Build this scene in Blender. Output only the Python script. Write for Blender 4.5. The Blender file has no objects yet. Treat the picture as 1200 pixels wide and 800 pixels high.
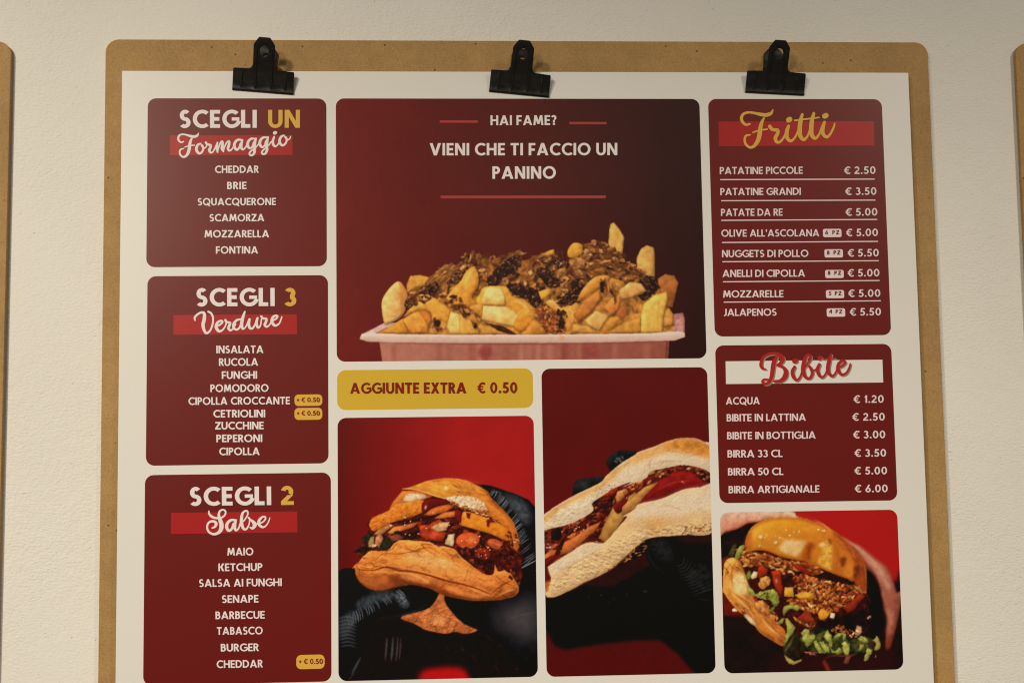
import bpy, bmesh, math, random
import numpy as np
from mathutils import Matrix, Vector

# ---------------------------------------------------------------- camera, world, lamps, exposure
scene = bpy.context.scene
scene.render.engine = 'CYCLES'
D = 1.3057                      # camera to poster face, metres
FOOT_Z = 1.55                   # eye height
YP = -0.0135                    # poster face (wall plaster is the plane y = 0)
YB = -0.0062                    # face of the backing board
FPX = 1800.0                    # focal length in pixels of the 1200 px wide photograph
ROT = np.array([[0.99792285, -0.00873168, 0.06382583],
                [0.01517085, 0.99475959, -0.10110985],
                [-0.0626085, 0.10186812, 0.9928258]])   # camera (right, down, forward) -> wall (right, down, in)
CAM = Vector((0.0, YP - D, FOOT_Z))
cam_data = bpy.data.cameras.new('camera'); cam = bpy.data.objects.new('camera', cam_data)
scene.collection.objects.link(cam)
def w3(v): return Vector((v[0], v[2], -v[1]))
rt, dn, fw = w3(ROT[:, 0]), w3(ROT[:, 1]), w3(ROT[:, 2])
m = Matrix.Identity(4)
for i in range(3):
    m[i][0] = rt[i]; m[i][1] = -dn[i]; m[i][2] = -fw[i]; m[i][3] = CAM[i]
cam.matrix_world = m
cam_data.sensor_width = 36; cam_data.lens = FPX / 1200 * 36
cam_data.clip_start = 0.05; cam_data.clip_end = 50
scene.camera = cam
scene.cycles.filter_width = 1.1

world = bpy.data.worlds.new('World'); scene.world = world; world.use_nodes = True
bg = world.node_tree.nodes['Background']
bg.inputs[0].default_value = (1.0, 0.88, 0.70, 1); bg.inputs[1].default_value = 0.12
vs = scene.view_settings
vs.view_transform = 'Standard'; vs.look = 'None'; vs.exposure = 0.0; vs.gamma = 1.0; vs.use_curve_mapping = False

WARM = (1.0, 0.872, 0.675)
def aim(o, target):
    o.rotation_euler = (Vector(target) - o.location).to_track_quat('-Z', 'Y').to_euler()
def spot(name, loc, target, power, angle, blend, radius, col=WARM):
    l = bpy.data.lights.new(name, 'SPOT'); l.energy = power; l.color = col; l.spot_size = math.radians(angle)
    l.spot_blend = blend; l.shadow_soft_size = radius
    o = bpy.data.objects.new(name, l); scene.collection.objects.link(o); o.location = loc; aim(o, target); return o
def area(name, loc, target, power, size, col=WARM):
    l = bpy.data.lights.new(name, 'AREA'); l.energy = power; l.color = col; l.shape = 'DISK'; l.size = size
    o = bpy.data.objects.new(name, l); scene.collection.objects.link(o); o.location = loc; aim(o, target); return o
# ceiling downlights along the wall, then the lamps further back in the room
spot('downlight', (-1.20, -2.0, 2.75), (-0.26, 0.0, 1.15), 182, 50, 1.0, 0.13)
spot('downlight', (1.42, -2.0, 2.75), (0.64, 0.0, 1.17), 100, 50, 1.0, 0.15)
area('ceiling_lamp', (-0.95, -2.6, 2.35), (-0.2, 0, 1.7), 12.5, 0.30)
area('ceiling_lamp', (0.35, -2.6, 2.45), (0.1, 0, 1.7), 1.4, 0.30)

# ---------------------------------------------------------------- pixel <-> plane
def pl(x, y, yp=YP):
    """photo pixel -> (world x, world z) on the vertical plane y = yp"""
    d = ROT @ np.array([(x - 600) / FPX, (y - 400) / FPX, 1.0])
    t = (yp - CAM.y) / d[2]
    return d[0] * t, FOOT_Z - d[1] * t
def to_px(X, Z):
    """points of the poster plane -> photo pixels (numpy)"""
    v = np.stack([X, FOOT_Z - Z, np.full_like(X, D)], -1) @ ROT
    return 600 + FPX * v[..., 0] / v[..., 2], 400 + FPX * v[..., 1] / v[..., 2]

# ---------------------------------------------------------------- materials
def s2l(c):
    c = np.asarray(c, float) / 255
    return np.where(c <= 0.04045, c / 12.92, ((c + 0.055) / 1.055) ** 2.4)
PAPER = s2l((214, 205, 186))
def ink(c):
    """colour as photographed on the poster -> reflectance of the print, taking the white paper as 0.80"""
    return np.clip(s2l(c) / PAPER * 0.80 - 0.009, 0.0015, 0.85)
def new_mat(name):
    m = bpy.data.materials.new(name); m.use_nodes = True
    return m, m.node_tree.nodes, m.node_tree.links, m.node_tree.nodes['Principled BSDF']
def coords(n, l, scale=(1, 1, 1)):
    tc = n.new('ShaderNodeTexCoord'); mp = n.new('ShaderNodeMapping'); mp.inputs['Scale'].default_value = scale
    l.new(tc.outputs['Object'], mp.inputs['Vector']); return mp.outputs[0]
def noise(n, l, vec, scale, detail=3, rough=0.55):
    t = n.new('ShaderNodeTexNoise'); t.inputs['Scale'].default_value = scale; t.inputs['Detail'].default_value = detail
    t.inputs['Roughness'].default_value = rough; l.new(vec, t.inputs['Vector']); return t.outputs['Fac']
def ramp(n, l, fac, stops):
    r = n.new('ShaderNodeValToRGB'); e = r.color_ramp.elements
    while len(e) < len(stops): e.new(0.5)
    for el, (p, c) in zip(e, stops): el.position = p; el.color = (*c, 1) if len(c) == 3 else c
    l.new(fac, r.inputs[0]); return r.outputs[0]
def math_node(n, l, op, a, b):
    q = n.new('ShaderNodeMath'); q.operation = op
    for k, v in enumerate((a, b)):
        if isinstance(v, (int, float)): q.inputs[k].default_value = v
        else: l.new(v, q.inputs[k])
    return q.outputs[0]
def bump(n, l, h, strength, dist, normal=None):
    b = n.new('ShaderNodeBump'); b.inputs['Strength'].default_value = strength; b.inputs['Distance'].default_value = dist
    l.new(h, b.inputs['Height'])
    if normal is not None: l.new(normal, b.inputs['Normal'])
    return b.outputs[0]

def paper_surface(n, l, b, rough=0.31, spec=0.27):
    v = coords(n, l)
    fine = noise(n, l, v, 2200, 1)
    b.inputs['Roughness'].default_value = rough
    b.inputs['Specular IOR Level'].default_value = spec
    l.new(bump(n, l, fine, 0.22, 0.00006), b.inputs['Normal'])
    return v
def print_mat(name, c):
    m, n, l, b = new_mat(name)
    v = paper_surface(n, l, b)
    lin = ink(c)
    mot = noise(n, l, v, 900, 2)
    l.new(ramp(n, l, mot, [(0.3, tuple(lin * 0.97)), (0.7, tuple(np.minimum(lin * 1.03, 0.86)))]), b.inputs['Base Color'])
    return m
def photo_mat(name):
    m, n, l, b = new_mat(name)
    paper_surface(n, l, b)
    a = n.new('ShaderNodeAttribute'); a.attribute_name = 'print'
    l.new(a.outputs['Color'], b.inputs['Base Color']); return m
def wall_mat():
    m, n, l, b = new_mat('painted_plaster')
    v = coords(n, l)
    big = noise(n, l, v, 3.0, 3); mid = noise(n, l, v, 95, 4, 0.6); grain = noise(n, l, coords(n, l, (0.75, 1, 1.3)), 400, 3, 0.62)
    vo = n.new('ShaderNodeTexVoronoi'); vo.inputs['Scale'].default_value = 190; l.new(v, vo.inputs['Vector'])
    pit = ramp(n, l, vo.outputs['Distance'], [(0.0, (0, 0, 0)), (0.16, (1, 1, 1))])
    sel = ramp(n, l, noise(n, l, v, 85, 1), [(0.59, (1, 1, 1)), (0.63, (0, 0, 0))])
    pits = math_node(n, l, 'MAXIMUM', pit, sel)
    l.new(ramp(n, l, big, [(0.3, (0.785, 0.78, 0.765)), (0.7, (0.85, 0.85, 0.84))]), b.inputs['Base Color'])
    b.inputs['Roughness'].default_value = 0.75; b.inputs['Specular IOR Level'].default_value = 0.25
    amt = ramp(n, l, noise(n, l, v, 5.5, 2), [(0.36, (0.35, 0.35, 0.35)), (0.62, (1, 1, 1))])
    n1 = bump(n, l, math_node(n, l, 'MULTIPLY', mid, amt), 0.40, 0.0022)
    n2 = bump(n, l, math_node(n, l, 'MULTIPLY', grain, amt), 0.62, 0.0015, n1)
    n3 = bump(n, l, pits, 0.6, 0.0009, n2)
    l.new(n3, b.inputs['Normal']); return m
def mdf_mat(name, k=1.0):
    m, n, l, b = new_mat(name)
    v = coords(n, l)
    fib = noise(n, l, v, 760, 3, 0.7); big = noise(n, l, v, 9, 3); mid = noise(n, l, v, 70, 3)
    c = np.array((0.425, 0.262, 0.102)) * k
    c1 = ramp(n, l, fib, [(0.28, tuple(c * 0.76)), (0.5, tuple(c)), (0.75, tuple(c * 1.20))])
    c2 = ramp(n, l, math_node(n, l, 'ADD', math_node(n, l, 'MULTIPLY', big, 0.6), math_node(n, l, 'MULTIPLY', mid, 0.4)),
              [(0.35, (0.84, 0.82, 0.80)), (0.65, (1.07, 1.06, 1.04))])
    mx = n.new('ShaderNodeMix'); mx.data_type = 'RGBA'; mx.blend_type = 'MULTIPLY'; mx.inputs[0].default_value = 1
    l.new(c1, mx.inputs[6]); l.new(c2, mx.inputs[7])
    # sparse dark chips in the fibre board
    vo = n.new('ShaderNodeTexVoronoi'); vo.inputs['Scale'].default_value = 75; l.new(v, vo.inputs['Vector'])
    chip = ramp(n, l, vo.outputs['Distance'], [(0.045, (0.32, 0.25, 0.2)), (0.085, (1, 1, 1))])
    keep = ramp(n, l, noise(n, l, v, 38, 1), [(0.66, (1, 1, 1)), (0.70, (0, 0, 0))])
    mk = n.new('ShaderNodeMix'); mk.data_type = 'RGBA'; l.new(keep, mk.inputs[0]); l.new(chip, mk.inputs[6]); mk.inputs[7].default_value = (1, 1, 1, 1)
    l.new(keep, mk.inputs[0]); mk.inputs[6].default_value = (1, 1, 1, 1); l.new(chip, mk.inputs[7])
    inv = math_node(n, l, 'SUBTRACT', 1.0, keep); l.new(inv, mk.inputs[0])
    m2 = n.new('ShaderNodeMix'); m2.data_type = 'RGBA'; m2.blend_type = 'MULTIPLY'; m2.inputs[0].default_value = 1
    l.new(mx.outputs[2], m2.inputs[6]); l.new(mk.outputs[2], m2.inputs[7])
    l.new(m2.outputs[2], b.inputs['Base Color'])
    b.inputs['Roughness'].default_value = 0.62; b.inputs['Specular IOR Level'].default_value = 0.3
    l.new(bump(n, l, fib, 0.25, 0.0004), b.inputs['Normal']); return m
def metal_mat(name, c, rough, metallic=0.0):
    m, n, l, b = new_mat(name); v = coords(n, l)
    f = noise(n, l, v, 600, 3)
    l.new(ramp(n, l, f, [(0.3, tuple(x * 0.8 for x in c)), (0.7, tuple(x * 1.2 for x in c))]), b.inputs['Base Color'])
    b.inputs['Metallic'].default_value = metallic
    if not metallic: b.inputs['Specular IOR Level'].default_value = 0.28
    l.new(ramp(n, l, noise(n, l, v, 140, 3), [(0.3, (rough * .8,) * 3), (0.7, (rough * 1.2,) * 3)]), b.inputs['Roughness'])
    l.new(bump(n, l, f, 0.15, 0.0002), b.inputs['Normal']); return m

M = {
    'wall': wall_mat(), 'mdf': mdf_mat('fibreboard'), 'mdf_edge': mdf_mat('fibreboard_edge', 0.9),
    'black': metal_mat('black_enamelled_steel', (0.010, 0.0095, 0.009), 0.46),
    'steel': metal_mat('zinc_screw', (0.62, 0.60, 0.56), 0.35, 0.9),
    'white': print_mat('white_paper', (214, 205, 186)),
    'red': print_mat('dark_red_ink', (101, 30, 25)),
    'band': print_mat('bright_red_ink', (158, 36, 33)),
    'rule': print_mat('coral_ink', (160, 56, 52)),
    'cream': print_mat('cream_ink', (226, 204, 190)),
    'pale': print_mat('pale_pink_ink', (222, 196, 184)),
    'yellow': print_mat('mustard_ink', (198, 158, 48)),
    'gold': print_mat('gold_ink', (206, 158, 62)),
    'brown': print_mat('rust_brown_ink', (122, 32, 14)),
    'maroon': print_mat('maroon_ink', (96, 26, 20)),
    'script_red': print_mat('script_red_ink', (164, 38, 34)),
    'script_shadow': print_mat('script_shadow_ink', (142, 118, 100)),
    'photo': photo_mat('photographic_print'),
}

# ---------------------------------------------------------------- object helpers
COL = scene.collection
def empty(name, loc):
    o = bpy.data.objects.new(name, None); COL.objects.link(o); o.location = loc; o.empty_display_size = 0.05; return o
def tag(o, label, cat, group=None, kind=None):
    o['label'] = label; o['category'] = cat
    if group: o['group'] = group
    if kind: o['kind'] = kind
def mesh_obj(name, verts, faces, mat, parent=None, origin=(0, 0, 0)):
    """verts in world space; origin = world position of the root, which children inherit"""
    o3 = Vector(origin)
    me = bpy.data.meshes.new(name)
    me.from_pydata([tuple(Vector(v) - o3) for v in verts], [], faces); me.update()
    me.materials.append(mat)
    ob = bpy.data.objects.new(name, me); COL.objects.link(ob)
    if parent is not None: ob.parent = parent
    else: ob.location = o3
    return ob

def rrect(x0, z0, x1, z1, r, seg=8):
    """counter-clockwise outline seen from the camera"""
    pts = []
    for cx, cz, a0 in ((x1 - r, z1 - r, 0), (x0 + r, z1 - r, 90), (x0 + r, z0 + r, 180), (x1 - r, z0 + r, 270)):
        for k in range(seg + 1):
            a = math.radians(a0 + 90 * k / seg); pts.append((cx + r * math.cos(a), cz + r * math.sin(a)))
    return pts
def prism(outline, y_front, y_back):
    n = len(outline)
    v = [(x, y_front, z) for x, z in outline] + [(x, y_back, z) for x, z in outline]
    f = [list(range(n)), list(range(2 * n - 1, n - 1, -1))]
    f += [[i, i + n, (i + 1) % n + n, (i + 1) % n] for i in range(n)]
    return v, f

# ---------------------------------------------------------------- wall and boards
v, f = prism([(-2.0, 0.4), (2.2, 0.4), (2.2, 2.9), (-2.0, 2.9)], 0.0, 0.12)
wall = mesh_obj('wall', v, f, M['wall'], origin=(0, 0, 0.4)); wall['kind'] = 'structure'

def board(x0, z0, x1, z1, label, tilt=0.0):
    cx = (x0 + x1) / 2; base = Vector((cx, 0, z0))
    root = empty('backing_board', base)
    tag(root, label, 'board', 'fibreboard backing boards on the wall')
    v, f = prism(rrect(x0, z0, x1, z1, 0.0115, 10), YB, -0.0006)
    p = mesh_obj('panel', v, f, M['mdf'], root, base)
    bv = p.modifiers.new('edge', 'BEVEL'); bv.width = 0.0006; bv.segments = 2; bv.limit_method = 'ANGLE'; bv.angle_limit = math.radians(50)
    for poly in p.data.polygons: poly.use_smooth = False
    root.rotation_euler[1] = tilt
    return root, base
bx0 = np.mean([pl(x, y, YB)[0] for x, y in ((123.35, 90), (120.3, 320), (117.7, 550), (115.5, 770))])
bx1 = np.mean([pl(x, y, YB)[0] for x, y in ((1088.2, 90), (1118.6, 770))])
bz1 = np.mean([pl(x, y, YB)[1] for x, y in ((180, 46.15), (600, 47.8), (1050, 50.1))])
BOARD_Z0 = FOOT_Z - 0.205
main_board, main_base = board(bx0, BOARD_Z0, bx1, bz1, 'brown fibreboard backing board behind the red and white menu poster')
lx = -0.3464
lz = pl(0, 46.2, YB)[1]
board(lx - 0.72, BOARD_Z0 + 0.002, lx, lz, 'neighbouring brown fibreboard whose rounded corner faces the cheese list side of the poster', math.radians(0.30))
rx = 0.5406
rz = pl(1200, 50.6, YB)[1]
board(rx, BOARD_Z0 - 0.002, rx + 0.72, rz, 'neighbouring fibreboard with its pale cut edge facing the price list side of the poster')

# ---------------------------------------------------------------- the poster
PX0, PX1 = -0.2477, 0.4395
PZ1, PZ0 = FOOT_Z + 0.3690, FOOT_Z - 0.1745
pbase = Vector(((PX0 + PX1) / 2, YP, PZ0))
poster = empty('menu_poster', pbase)
tag(poster, 'white menu poster with dark red panels, food photos and prices clipped to the board', 'poster')
v, f = prism([(PX0, PZ0), (PX1, PZ0), (PX1, PZ1), (PX0, PZ1)], YP, YP + 0.0016)
mesh_obj('sheet', v, f, M['white'], poster, pbase)

LAYER = 0.00008
def Y(layer): return YP - LAYER * layer
def flat(name, polys, layer, mat, parent, step=0.000004):
    """polygons of (x, z) world coordinates laid on the poster face, a hair apart where they overlap"""
    vs_, fs = [], []
    for k, p in enumerate(polys):
        b = len(vs_); y = Y(layer) - step * k
        vs_ += [(x, y, z) for x, z in p]; fs.append(list(range(b, b + len(p))))
    ob = mesh_obj(name, vs_, fs, mat, parent, pbase)
    return ob
def orient(p):
    a = sum(p[i - 1][0] * p[i][1] - p[i][0] * p[i - 1][1] for i in range(len(p)))
    return p if a > 0 else p[::-1]
def px_polys(polys): return [orient([pl(x, y) for x, y in p]) for p in polys]

def panel(name, x0, y0, x1, y1, mat, r=0.0072):
    """millimetres from the camera foot (y down)"""
    return flat(name, [rrect(x0 / 1000, FOOT_Z - y1 / 1000, x1 / 1000, FOOT_Z - y0 / 1000, r)], 1, mat, poster)

# ---------------------------------------------------------------- lettering: geometric capitals drawn as strokes
def Rc(x0, y0, x1, y1): return [[(x0, y0), (x1, y0), (x1, y1), (x0, y1)]]
def Dg(x0, y0, x1, y1, hw): return [[(x0, y0), (x0 + hw, y0), (x1 + hw, y1), (x1, y1)]]
def Ar(cx, cy, rx, ry, a0, a1, w, t=None):
    t = w if t is None else t
    n = max(4, int(abs(a1 - a0) / 13)); out = []
    P = []
    for k in range(n + 1):
        a = math.radians(a0 + (a1 - a0) * k / n); c, s = math.cos(a), math.sin(a)
        P.append(((cx + rx * c, cy + ry * s), (cx + (rx - w) * c, cy + (ry - t) * s)))
    return [[P[i][0], P[i + 1][0], P[i + 1][1], P[i][1]] for i in range(n)]
def bowl(w, t, xc, y0, y1, rx, x_from):
    return Rc(x_from, y1 - t, xc, y1) + Rc(x_from, y0, xc, y0 + t) + Ar(xc, (y0 + y1) / 2, rx, (y1 - y0) / 2, -90, 90, w, t)
def glyph(ch, w):
    t = w * 0.92; h = w * 1.12
    g = {
        'A': lambda: (.90, Dg(0, 0, .45 - h * .5, 1, h) + Dg(.90 - h, 0, .45 - h * .5, 1, h) + Rc(.22, .19, .68, .19 + t * .9)),
        'B': lambda: (.60, Rc(0, 0, w, 1) + bowl(w, t, .30, .46, 1, .25, w) + bowl(w, t, .32, 0, .46 + t, .28, w)),
        'C': lambda: (.80, Ar(.51, .5, .51, .515, 48, 312, w, t)),
        'D': lambda: (.80, Rc(0, 0, w, 1) + bowl(w, t, .32, 0, 1, .48, w)),
        'E': lambda: (.54, Rc(0, 0, w, 1) + Rc(w, 0, .54, t) + Rc(w, 1 - t, .54, 1) + Rc(w, .5 - t / 2, .50, .5 + t / 2)),
        'F': lambda: (.52, Rc(0, 0, w, 1) + Rc(w, 1 - t, .52, 1) + Rc(w, .46 - t / 2, .48, .46 + t / 2)),
        'G': lambda: (.88, Ar(.51, .5, .51, .515, 46, 345, w, t) + Rc(.50, .40, .99 - w * .35, .40 + t * .9)),
        'H': lambda: (.76, Rc(0, 0, w, 1) + Rc(.76 - w, 0, .76, 1) + Rc(w, .5 - t / 2, .76 - w, .5 + t / 2)),
        'I': lambda: (w, Rc(0, 0, w, 1)),
        'J': lambda: (.42, Rc(.42 - w, .22, .42, 1) + Ar(.13, .24, .29, .26, 0, -110, w, t)),
        'K': lambda: (.70, Rc(0, 0, w, 1) + Dg(w * .9, .44, .68 - h, 1, h * 1.15) + Dg(.70 - h * 1.1, 0, w * 1.0, .60, h * 1.15)),
        'L': lambda: (.50, Rc(0, 0, w, 1) + Rc(w, 0, .50, t)),
        'M': lambda: (.98, Dg(0, 0, .10, 1, w) + Dg(.98 - w, 0, .88 - w, 1, w) + Dg(.49 - h * .5, .12, .10, 1, h) + Dg(.49 - h * .5, .12, .88 - h, 1, h)),
        'N': lambda: (.78, Rc(0, 0, w, 1) + Rc(.78 - w, 0, .78, 1) + Dg(.78 - h, 0, 0, 1, h)),
        'O': lambda: (1.0, Ar(.5, .5, .5, .515, 0, 360, w, t)),
        'P': lambda: (.58, Rc(0, 0, w, 1) + bowl(w, t, .29, .38, 1, .29, w)),
        'Q': lambda: (1.0, Ar(.5, .5, .5, .515, 0, 360, w, t) + Dg(.80, -.14, .48, .34, h)),
        'R': lambda: (.62, Rc(0, 0, w, 1) + bowl(w, t, .29, .42, 1, .29, w) + Dg(.64 - h, 0, .20, .48, h)),
        'S': lambda: (.60, Ar(.31, .705, .285, .31, 38, 270, w, t) + Ar(.29, .295, .31, .31, 90, -142, w, t)),
        'T': lambda: (.64, Rc(.32 - w / 2, 0, .32 + w / 2, 1 - t) + Rc(0, 1 - t, .64, 1)),
        'U': lambda: (.74, Rc(0, .36, w, 1) + Rc(.74 - w, .36, .74, 1) + Ar(.37, .36, .37, .375, 180, 360, w, t)),
        'V': lambda: (.88, Dg(.44 - h * .5, 0, 0, 1, h) + Dg(.44 - h * .5, 0, .88 - h, 1, h)),
        'X': lambda: (.76, Dg(0, 0, .74 - h, 1, h) + Dg(.76 - h, 0, .02, 1, h)),
        'Z': lambda: (.68, Rc(0, 0, .68, t) + Rc(.02, 1 - t, .66, 1) + Dg(0, t, .66 - h * 1.2, 1 - t, h * 1.2)),
        '0': lambda: (.66, Ar(.33, .5, .33, .51, 0, 360, w, t)),
        '1': lambda: (.32, Rc(.32 - w, 0, .32, 1) + Dg(0, .70, .14, .98, h * .9)),
        '2': lambda: (.60, Ar(.29, .70, .29, .31, 165, -38, w, t) + Dg(0, t, .30, .52, h * 1.15) + Rc(0, 0, .60, t)),
        '3': lambda: (.58, Ar(.27, .725, .27, .285, 150, -90, w, t) + Ar(.27, .30, .31, .31, 90, -150, w, t)),
        '4': lambda: (.66, Rc(.40, 0, .40 + w, 1) + Rc(0, .22, .66, .22 + t) + Dg(0, .22 + t, .40 - h * .2, 1, h)),
        '5': lambda: (.58, Rc(.10, 1 - t, .54, 1) + Dg(.04, .46, .10, 1, w) + Ar(.26, .32, .32, .33, 128, -150, w, t)),
        '6': lambda: (.62, Ar(.31, .31, .31, .32, 0, 360, w, t) + Dg(.02, .36, .34, 1, h)),
        '8': lambda: (.60, Ar(.30, .745, .25, .265, 0, 360, w, t) + Ar(.30, .29, .30, .30, 0, 360, w, t)),
        '\u20ac': lambda: (.72, Ar(.50, .5, .42, .515, 50, 310, w, t) + Rc(0, .55, .56, .55 + t * .62) + Rc(0, .32, .52, .32 + t * .62)),
        '.': lambda: (w * 1.15, Ar(w * .58, w * .55, w * .6, w * .6, 0, 360, w * .59)),
        '+': lambda: (.50, Rc(.25 - w * .5, .16, .25 + w * .5, .74) + Rc(0, .45 - w * .5, .50, .45 + w * .5)),
        "'": lambda: (w, Dg(w * .15, .66, w * .1, 1.02, w * .85)),
        '?': lambda: (.50, Ar(.24, .74, .26, .27, 165, -70, w, t) + Rc(.24 - w * .4, .26, .24 + w * .55, .52) + Ar(.26, w * .55, w * .6, w * .6, 0, 360, w * .59)),
    }[ch]
    return g()
SPACE = {'.': .5}
def lettering(parent, s, x0, y0, x1, y1, cap, mat, w=0.205, layer=3, sp=0.12, name='lettering', space=0.34):
    """baseline from photo pixel (x0, y0) to (x1, y1), letters cap pixels tall"""
    width = math.hypot(x1 - x0, y1 - y0) / cap
    tot, gaps = 0.0, 0.0
    gl = []
    for i, ch in enumerate(s):
        if ch == ' ': gaps += space - sp; gl.append(None); continue
        g = glyph(ch, w); gl.append(g); tot += g[0]
    inner = sp * (len(s) - 1) + gaps - sp * 0
    k = (width - inner) / tot
    if k < 0.80: inner *= max(0.2, (width - tot * .80) / inner); f_sp = max(0.2, (width - tot * .80) / (sp * (len(s) - 1) + gaps)); k = (width - inner) / tot
    elif k > 1.14: f_sp = (width - tot * 1.14) / inner; k = 1.14
    else: f_sp = 1.0
    ux, uy = (x1 - x0) / (width * cap), (y1 - y0) / (width * cap)
    polys = []; u = 0.0
    for i, (ch, g) in enumerate(zip(s, gl)):
        if g is None: u += (space) * f_sp - 0 * sp; continue
        for p in g[1]:
            polys.append([(x0 + cap * ((u + a * k) * ux + b * uy), y0 + cap * ((u + a * k) * uy - b * ux)) for a, b in p])
        u += g[0] * k + sp * f_sp
    return flat(name, px_polys(polys), layer, mat, parent)
def bar(parent, name, pts, mat, layer=2): return flat(name, px_polys([pts]), layer, mat, parent)
def rule(parent, x0, y0, x1, y1, th, mat):
    return bar(parent, 'rule', [(x0, y0 - th / 2), (x1, y1 - th / 2), (x1, y1 + th / 2), (x0, y0 + th / 2)], mat)
def pill(parent, x0, y0, x1, y1, mat, r, name='price_tag', lift=0.0):
    a, b = pl(x0, y1), pl(x1, y0)
    return flat(name, [rrect(a[0], a[1], b[0], b[1], r, 5)], 2, mat, parent)

# connected script words: centre lines with a width at every point
def catmull(P, n=6, closed=False):
    P = [np.array(p, float) for p in P]; out = []
    N = len(P)
    rng = range(N if closed else N - 1)
    for i in rng:
        p0 = P[(i - 1) % N] if (closed or i > 0) else 2 * P[0] - P[1]
        p1 = P[i]; p2 = P[(i + 1) % N]
        p3 = P[(i + 2) % N] if (closed or i + 2 < N) else 2 * P[-1] - P[-2]
        for k in range(n):
            s = k / n
            out.append(0.5 * ((2 * p1) + (p2 - p0) * s + (2 * p0 - 5 * p1 + 4 * p2 - p3) * s * s + (3 * p1 - p0 - 3 * p2 + p3) * s ** 3))
    if not closed: out.append(P[-1])
    return out
def ribbon(pts, sc, x0, y0, fat=1.0, off=(0, 0)):
    q = catmull(pts, 6)
    P = [(x0 + a[0] / sc + off[0], y0 + a[1] / sc + off[1], max(a[2], 8) / sc / 2 * fat) for a in q]
    L, Rr = [], []
    for i, (x, y, r) in enumerate(P):
        a = P[max(i - 1, 0)]; b = P[min(i + 1, len(P) - 1)]
        dx, dy = b[0] - a[0], b[1] - a[1]; l = math.hypot(dx, dy) or 1
        L.append((x - dy / l * r, y + dx / l * r)); Rr.append((x + dy / l * r, y - dx / l * r))
    polys = [[L[i], L[i + 1], Rr[i + 1], Rr[i]] for i in range(len(P) - 1)]
    for x, y, r in (P[0], P[-1]):
        polys.append([(x + r * math.cos(t * math.pi / 5), y + r * math.sin(t * math.pi / 5)) for t in range(10)])
    return polys
def script_word(parent, strokes, x0, y0, sc, mat, layer=4, fat=1.0, off=(0, 0), name='script_lettering', step=0.0000006):
    polys = []
    for s in strokes: polys += ribbon(s, sc, x0, y0, fat, off)
    return flat(name, px_polys(polys), layer, mat, parent, step)

# ---------------------------------------------------------------- panels of the poster
p_cheese = panel('list_panel', -225.7, -345.0, -73.5, -198.9, M['red']); p_cheese['label'] = 'dark red panel listing cheeses'
p_veg = panel('list_panel', -224.6, -191.2, -72.6, -31.3, M['red']); p_veg['label'] = 'dark red panel listing vegetables with two yellow price tags'
p_sauce = panel('list_panel', -225.2, -23.5, -70.7, 149.3, M['red']); p_sauce['label'] = 'dark red panel listing sauces with one yellow price tag'
p_extra = panel('extra_panel', -65.1, -109.8, 101.3, -76.0, M['yellow']); p_extra['label'] = 'mustard yellow strip with the price of extras'
p_fried = panel('price_panel', 259.5, -345.1, 414.6, -135.7, M['red']); p_fried['label'] = 'dark red price list of fried foods'
p_drink = panel('price_panel', 259.5, -128.0, 414.2, 7.2, M['red']); p_drink['label'] = 'dark red price list of drinks'

C, G, PA = M['cream'], M['gold'], M['pale']
# cheese list
lettering(p_cheese, 'SCEGLI', 210.2, 150.2, 301, 150.1, 21.0, C, 0.225)
lettering(p_cheese, 'UN', 314.2, 150.0, 351.5, 150.0, 21.0, G, 0.21)
bar(p_cheese, 'title_band', [(199.3, 158.9), (342.7, 158.6), (342.9, 181.8), (199.2, 182.0)], M['band'])
for s, a, b, y in (('CHEDDAR', 252, 303.2, 202.9), ('BRIE', 266.2, 289, 221.9), ('SQUACQUERONE', 231.6, 323.6, 240.9), ('SCAMORZA', 245.5, 309.8, 259.6),
                   ('MOZZARELLA', 239.7, 315.5, 278.4), ('FONTINA', 253, 302.5, 297.3)):
    lettering(p_cheese, s, a, y, b, y - .1, 8.6, C, 0.195, sp=0.10)
# vegetable list
lettering(p_veg, 'SCEGLI', 229.8, 359.0, 322, 358.6, 21.2, C, 0.225)
lettering(p_veg, '3', 333.4, 358.7, 347.4, 358.6, 21.2, G, 0.225)
bar(p_veg, 'title_band', [(203.2, 369.2), (347.8, 368.2), (348.2, 391.6), (203.2, 392.2)], M['band'])
for s, a, b, y, y2 in (('INSALATA', 253.5, 308.8, 413.8, 413.6), ('RUCOLA', 256.6, 302.6, 428.6, 428.4), ('FUNGHI', 259.9, 301.4, 443.8, 443.6),
                       ('POMODORO', 246.6, 314.9, 459.2, 458.9), ('CIPOLLA CROCCANTE', 220.9, 339.9, 474.3, 473.6), ('CETRIOLINI', 250.1, 310.9, 489.0, 488.7),
                       ('ZUCCHINE', 252.2, 309.1, 503.0, 502.7), ('PEPERONI', 253.6, 307.5, 517.9, 517.6), ('CIPOLLA', 257, 304.4, 533.1, 532.9)):
    lettering(p_veg, s, a, y, b, y2, 8.9, C, 0.195, sp=0.09, space=0.36)
for y0, y1, yb in ((461.8, 475.6, 470.9), (477.5, 491.9, 486.6)):
    pill(p_veg, 345.1, y0, 377.7, y1, G, 0.0034)
    lettering(p_veg, '+ \u20ac 0.50', 347.8, yb, 374.8, yb - .1, 5.4, M['brown'], 0.19, layer=4)
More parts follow.
